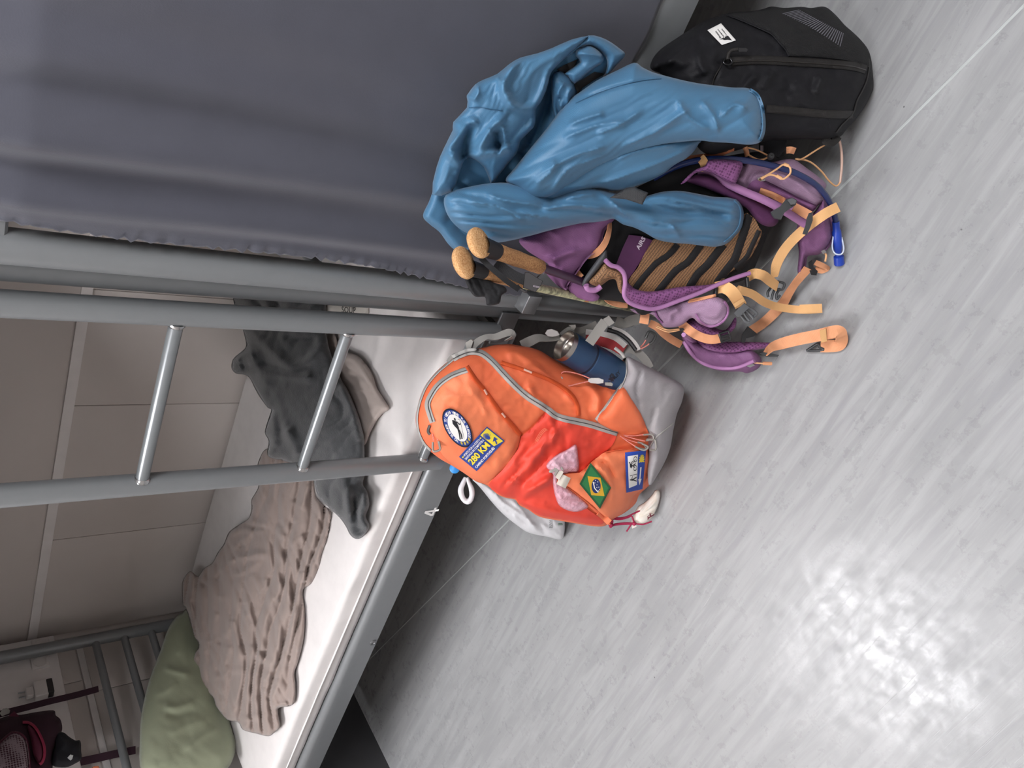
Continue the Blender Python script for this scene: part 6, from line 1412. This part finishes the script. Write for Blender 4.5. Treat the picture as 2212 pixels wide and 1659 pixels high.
ptube('strap_slider', [(x, y, 1.205) for x, y in cV([(1160, 1075), (1200, 1120), (1280, 1175), (1310, 1160)])], 0.0022, M_colr, pA, n=7)
text_on('strap_print', Surf(*[o for o in pA.children if o.name.startswith('strap_buckle')]), 'LATTP', (0, 0), (0, 0), (0, 0), mat('pale_print', 'd8c8d6', 0.6), pA, lift=0.001, fit=(1, 1), warp=lambda v: np.array(cV([(1520 - 105 * v[0], 1100 - 28 * v[0] + 26 * v[1])])[0]))
text_on('shaft_print', Surf(*[o for o in pA.children if o.name.startswith('shaft')]), 'Cham', (0, 0), (0, 0), (0, 0), mat('pale_print', 'd8c8d6', 0.6), pA, lift=0.001, fit=(1, 1), warp=lambda v: np.array(cV([(1560 + 22 * v[1] + 40 * v[0], 900 - 80 * v[0])])[0]))
relief('wrist_strap', cV([(330, 985), (420, 940), (600, 945), (800, 1040), (960, 1100), (990, 1180), (910, 1240), (870, 1370), (690, 1400), (662, 1330), (640, 1265), (500, 1262), (410, 1170)]), [(1030, 620, 1.20), (1090, 640, 1.23), (1060, 655, 1.22)], mat('black_felt', '1d1d1f', 0.9), pB, T=0.010, R=10, Tb=0.008, step=3,
    folds=F(cV, -0.005, 2.5, 'g', [(400, 960), (460, 1130), (560, 1250)], [(520, 960), (600, 1150), (660, 1270)], [(740, 1020), (820, 1150), (850, 1230)]), noise=[(0.002, 4, 4, 0, 7)])
# grey metal clip on the post behind the poles
box('post_clip', (xp1 - 0.012, Y2 - 0.052, 0.44), (xp1 + 0.03, Y2 - 0.018, 0.475), mat('clip_steel', '8f9193', 0.3, 0.6), bed2, bev=0.002)

# ================================================================== RED BACKPACK HUNG AT THE HEAD OF THE BUNK
M_mar = mat('maroon_nylon', '5c1c36', 0.7, bump=0.1, bscale=600); M_mard = mat('dark_maroon', '2e0f20', 0.8); M_crim = mat('crimson_piping', '9c2a4c', 0.6)
M_mesh = mesh_mat('grey_spacer_net', '8b7b82', '3a1524', 150)
rdp = empty('backpack', (-2.45, 1.62, 0.9)); tag(rdp, 'maroon backpack hanging on the wall above the green pillow', 'backpack')
rf = plane_fit([(0, 1580, depth_on(0, 1580, 0, -2.41)), (100, 1560, depth_on(100, 1560, 0, -2.42)), (150, 1640, depth_on(150, 1640, 0, -2.42)), (60, 1700, depth_on(60, 1700, 0, -2.41))])
rb = relief('body', cS([(-300, 700), (-100, 690), (200, 600), (420, 590), (700, 540), (1060, 500), (1110, 600), (1200, 680), (1240, 850), (1200, 1000), (1120, 1200), (1060, 1500), (1000, 1800), (700, 1900), (200, 1900), (-300, 1900)]), rf, M_mard, rdp, T=0.05, R=40, Tb=0.02, step=6, lim=[(0, -2.50, 9)])
Sr_ = Surf(rb)
relief('side_bag', cS([(1110, 960), (1260, 940), (1380, 1030), (1500, 1100), (1580, 1095), (1612, 1160), (1615, 1300), (1620, 1470), (1500, 1560), (1300, 1640), (1050, 1600), (1040, 1400), (1080, 1200)]), lambda x, y: rf(x, y) - 0.01, mat('navy_nylon', '17181f', 0.75), rdp, T=0.03, R=18, Tb=0.02, step=4, noise=[(0.008, 14, 14, 0, 201)], lim=[(0, -2.50, 9)])
patch_on('side_pocket', Sr_, cS([(540, 880), (580, 780), (700, 850), (780, 960), (840, 1120), (865, 1300), (840, 1480), (790, 1580), (700, 1480), (640, 1300), (600, 1050)]), M_mar, rdp, lift=0.006, bulge=0.012, R=10, smooth_out=2, step=4)
S_sp = Surf(rb, *[o for o in rdp.children if o.name.startswith('side_pocket')])
ribbon_on('piping', S_sp, cS([(450, 740), (560, 745), (660, 800), (750, 910), (830, 1070), (885, 1250), (880, 1420), (840, 1530), (790, 1580)]), 6.5, M_crim, rdp, lift=0.012, step=4)
pad = patch_on('shoulder_strap', Sr_, cS([(-300, 1250), (-60, 1180), (100, 1030), (220, 940), (330, 925), (440, 980), (520, 1080), (560, 1250), (580, 1450), (590, 1700), (560, 1900), (-300, 1900)]), M_mesh, rdp, lift=0.035, bulge=0.02, R=14, smooth_out=2, step=5)
ribbon_on('strap_binding', Surf(pad, rb), cS([(-60, 1190), (100, 1040), (220, 950), (330, 935), (440, 985), (520, 1085), (562, 1250), (582, 1450), (590, 1700)]), 5, M_mar, rdp, lift=0.006, step=4)
def rs(pts, x, w, m_, tw=None, name='webbing'): return strap(name, [(a, b, depth_on(a, b, 0, x)) for a, b in cS(pts)], w, m_, rdp, twist=tw)
rs([(-400, 680), (60, 560), (500, 450), (1000, 320), (1500, 200), (1960, 75)], -2.47, 0.020, M_mard)
rs([(1100, 1580), (1500, 1540), (1900, 1460), (2300, 1370), (2700, 1290)], -2.515, 0.024, M_mard)
rs([(200, 590), (300, 700), (330, 850), (310, 910)], -2.40, 0.026, M_mar)
rs([(-200, 900), (0, 820), (200, 720)], -2.43, 0.012, M_mar); rs([(-200, 800), (0, 740), (200, 660)], -2.44, 0.010, M_mar)
d_b = depth_on(10, 1537, 0, -2.44)
plate('buckle', cS([(-10, 560), (60, 470), (140, 455), (205, 500), (190, 560), (40, 620)]), d_b, 0.006, M_pull, rdp)
d_b = depth_on(140, 1645, 0, -2.40)
plate('white_clip', cS([(1290, 1500), (1400, 1380), (1460, 1395), (1440, 1470), (1300, 1600), (1230, 1650), (1200, 1620)]), d_b, 0.01, mat('white_plastic', 'c9cccb', 0.4), rdp)
plate('orange_tag', cS([(1830, 1640), (1880, 1610), (1960, 1610), (1980, 1640), (1950, 1680), (1840, 1680)]), depth_on(205, 1658, 0, -2.43), 0.008, mat('orange_tag', 'a4552c', 0.6), rdp)
strap('hanging_loop', [np.array(p) for p in []] or [(-60, 1600, depth_on(-60, 1600, 0, -2.45)), (-260, 1600, depth_on(-260, 1600, 0, -2.50)), (-300, 1600, depth_on(-300, 1600, 0, -2.53))], 0.02, M_mar, rdp)
hk = at_depth(-300, 1600, depth_on(-300, 1600, 0, -2.53))
hook = empty('wall_hook', hk); tag(hook, 'steel wall hook the maroon backpack hangs from', 'hook')
box('plate', (WL, hk[1] - 0.02, hk[2] - 0.03), (WL + 0.006, hk[1] + 0.02, hk[2] + 0.04), M_steeld, hook, bev=0.002)
tube('prong', [(WL + 0.004, hk[1], hk[2] + 0.01), (WL + 0.04, hk[1], hk[2] - 0.006), (WL + 0.055, hk[1], hk[2] + 0.02)], 0.004, M_steeld, hook)

# ================================================================== SOCKETS AND CHARGER ON THE TRUNKING
M_soc = mat('socket_white', 'd8d4d1', 0.4); M_dark = mat('socket_dark', '2c2a29', 0.5)
for k, (sx_, sy_) in enumerate(((88, 1393), (86, 1432))):
    c_ = at_depth(sx_, sy_, depth_on(sx_, sy_, 0, TX))
    t = empty('power_socket', c_); tag(t, ['round white wall socket beside the corner of the panelled wall', 'round white wall socket on the pillow side of the bed post'][k], 'socket', 'wall sockets on the trunking')
    box('plate', (TX - 0.002, c_[1] - 0.024, c_[2] - 0.026), (TX + 0.007, c_[1] + 0.024, c_[2] + 0.026), M_soc, t, bev=0.003)
    a = np.array([TX + 0.0065, c_[1], c_[2]])
    lathe('insert', a, a + np.array([1, 0, 0]), [(0.0, 0.020), (0.002, 0.0195), (0.002, 0.0175), (-0.004, 0.017), (-0.004, 0)], M_soc, t, n=24)
    for dy in (-0.008, 0.008):
        b = a + np.array([-0.0035, dy, 0]); lathe('pin_hole', b, b + np.array([1, 0, 0]), [(0, 0.0025), (0.0004, 0.0025), (0.0004, 0)], M_dark, t, n=10)
cq_ = at_depth(88, 1492, depth_on(88, 1492, 0, TX + 0.012))
ch = empty('charger', cq_); tag(ch, 'white plug adapter with a black face on the trunking', 'charger')
box('body', (TX, cq_[1] - 0.030, cq_[2] - 0.018), (TX + 0.030, cq_[1] + 0.030, cq_[2] + 0.020), M_soc, ch, bev=0.004)
box('neck', (TX + 0.004, cq_[1] - 0.017, cq_[2] + 0.019), (TX + 0.024, cq_[1] + 0.017, cq_[2] + 0.042), M_soc, ch, bev=0.003)
box('face', (TX + 0.002, cq_[1] - 0.027, cq_[2] - 0.034), (TX + 0.0315, cq_[1] + 0.027, cq_[2] - 0.0165), M_dark, ch, bev=0.003)
for dy in (-0.009, 0.009):
    pipe('pin', (TX + 0.012, cq_[1] + dy, cq_[2] + 0.041), (TX + 0.012, cq_[1] + dy, cq_[2] + 0.062), 0.002, ch, M_steeld, n=10)
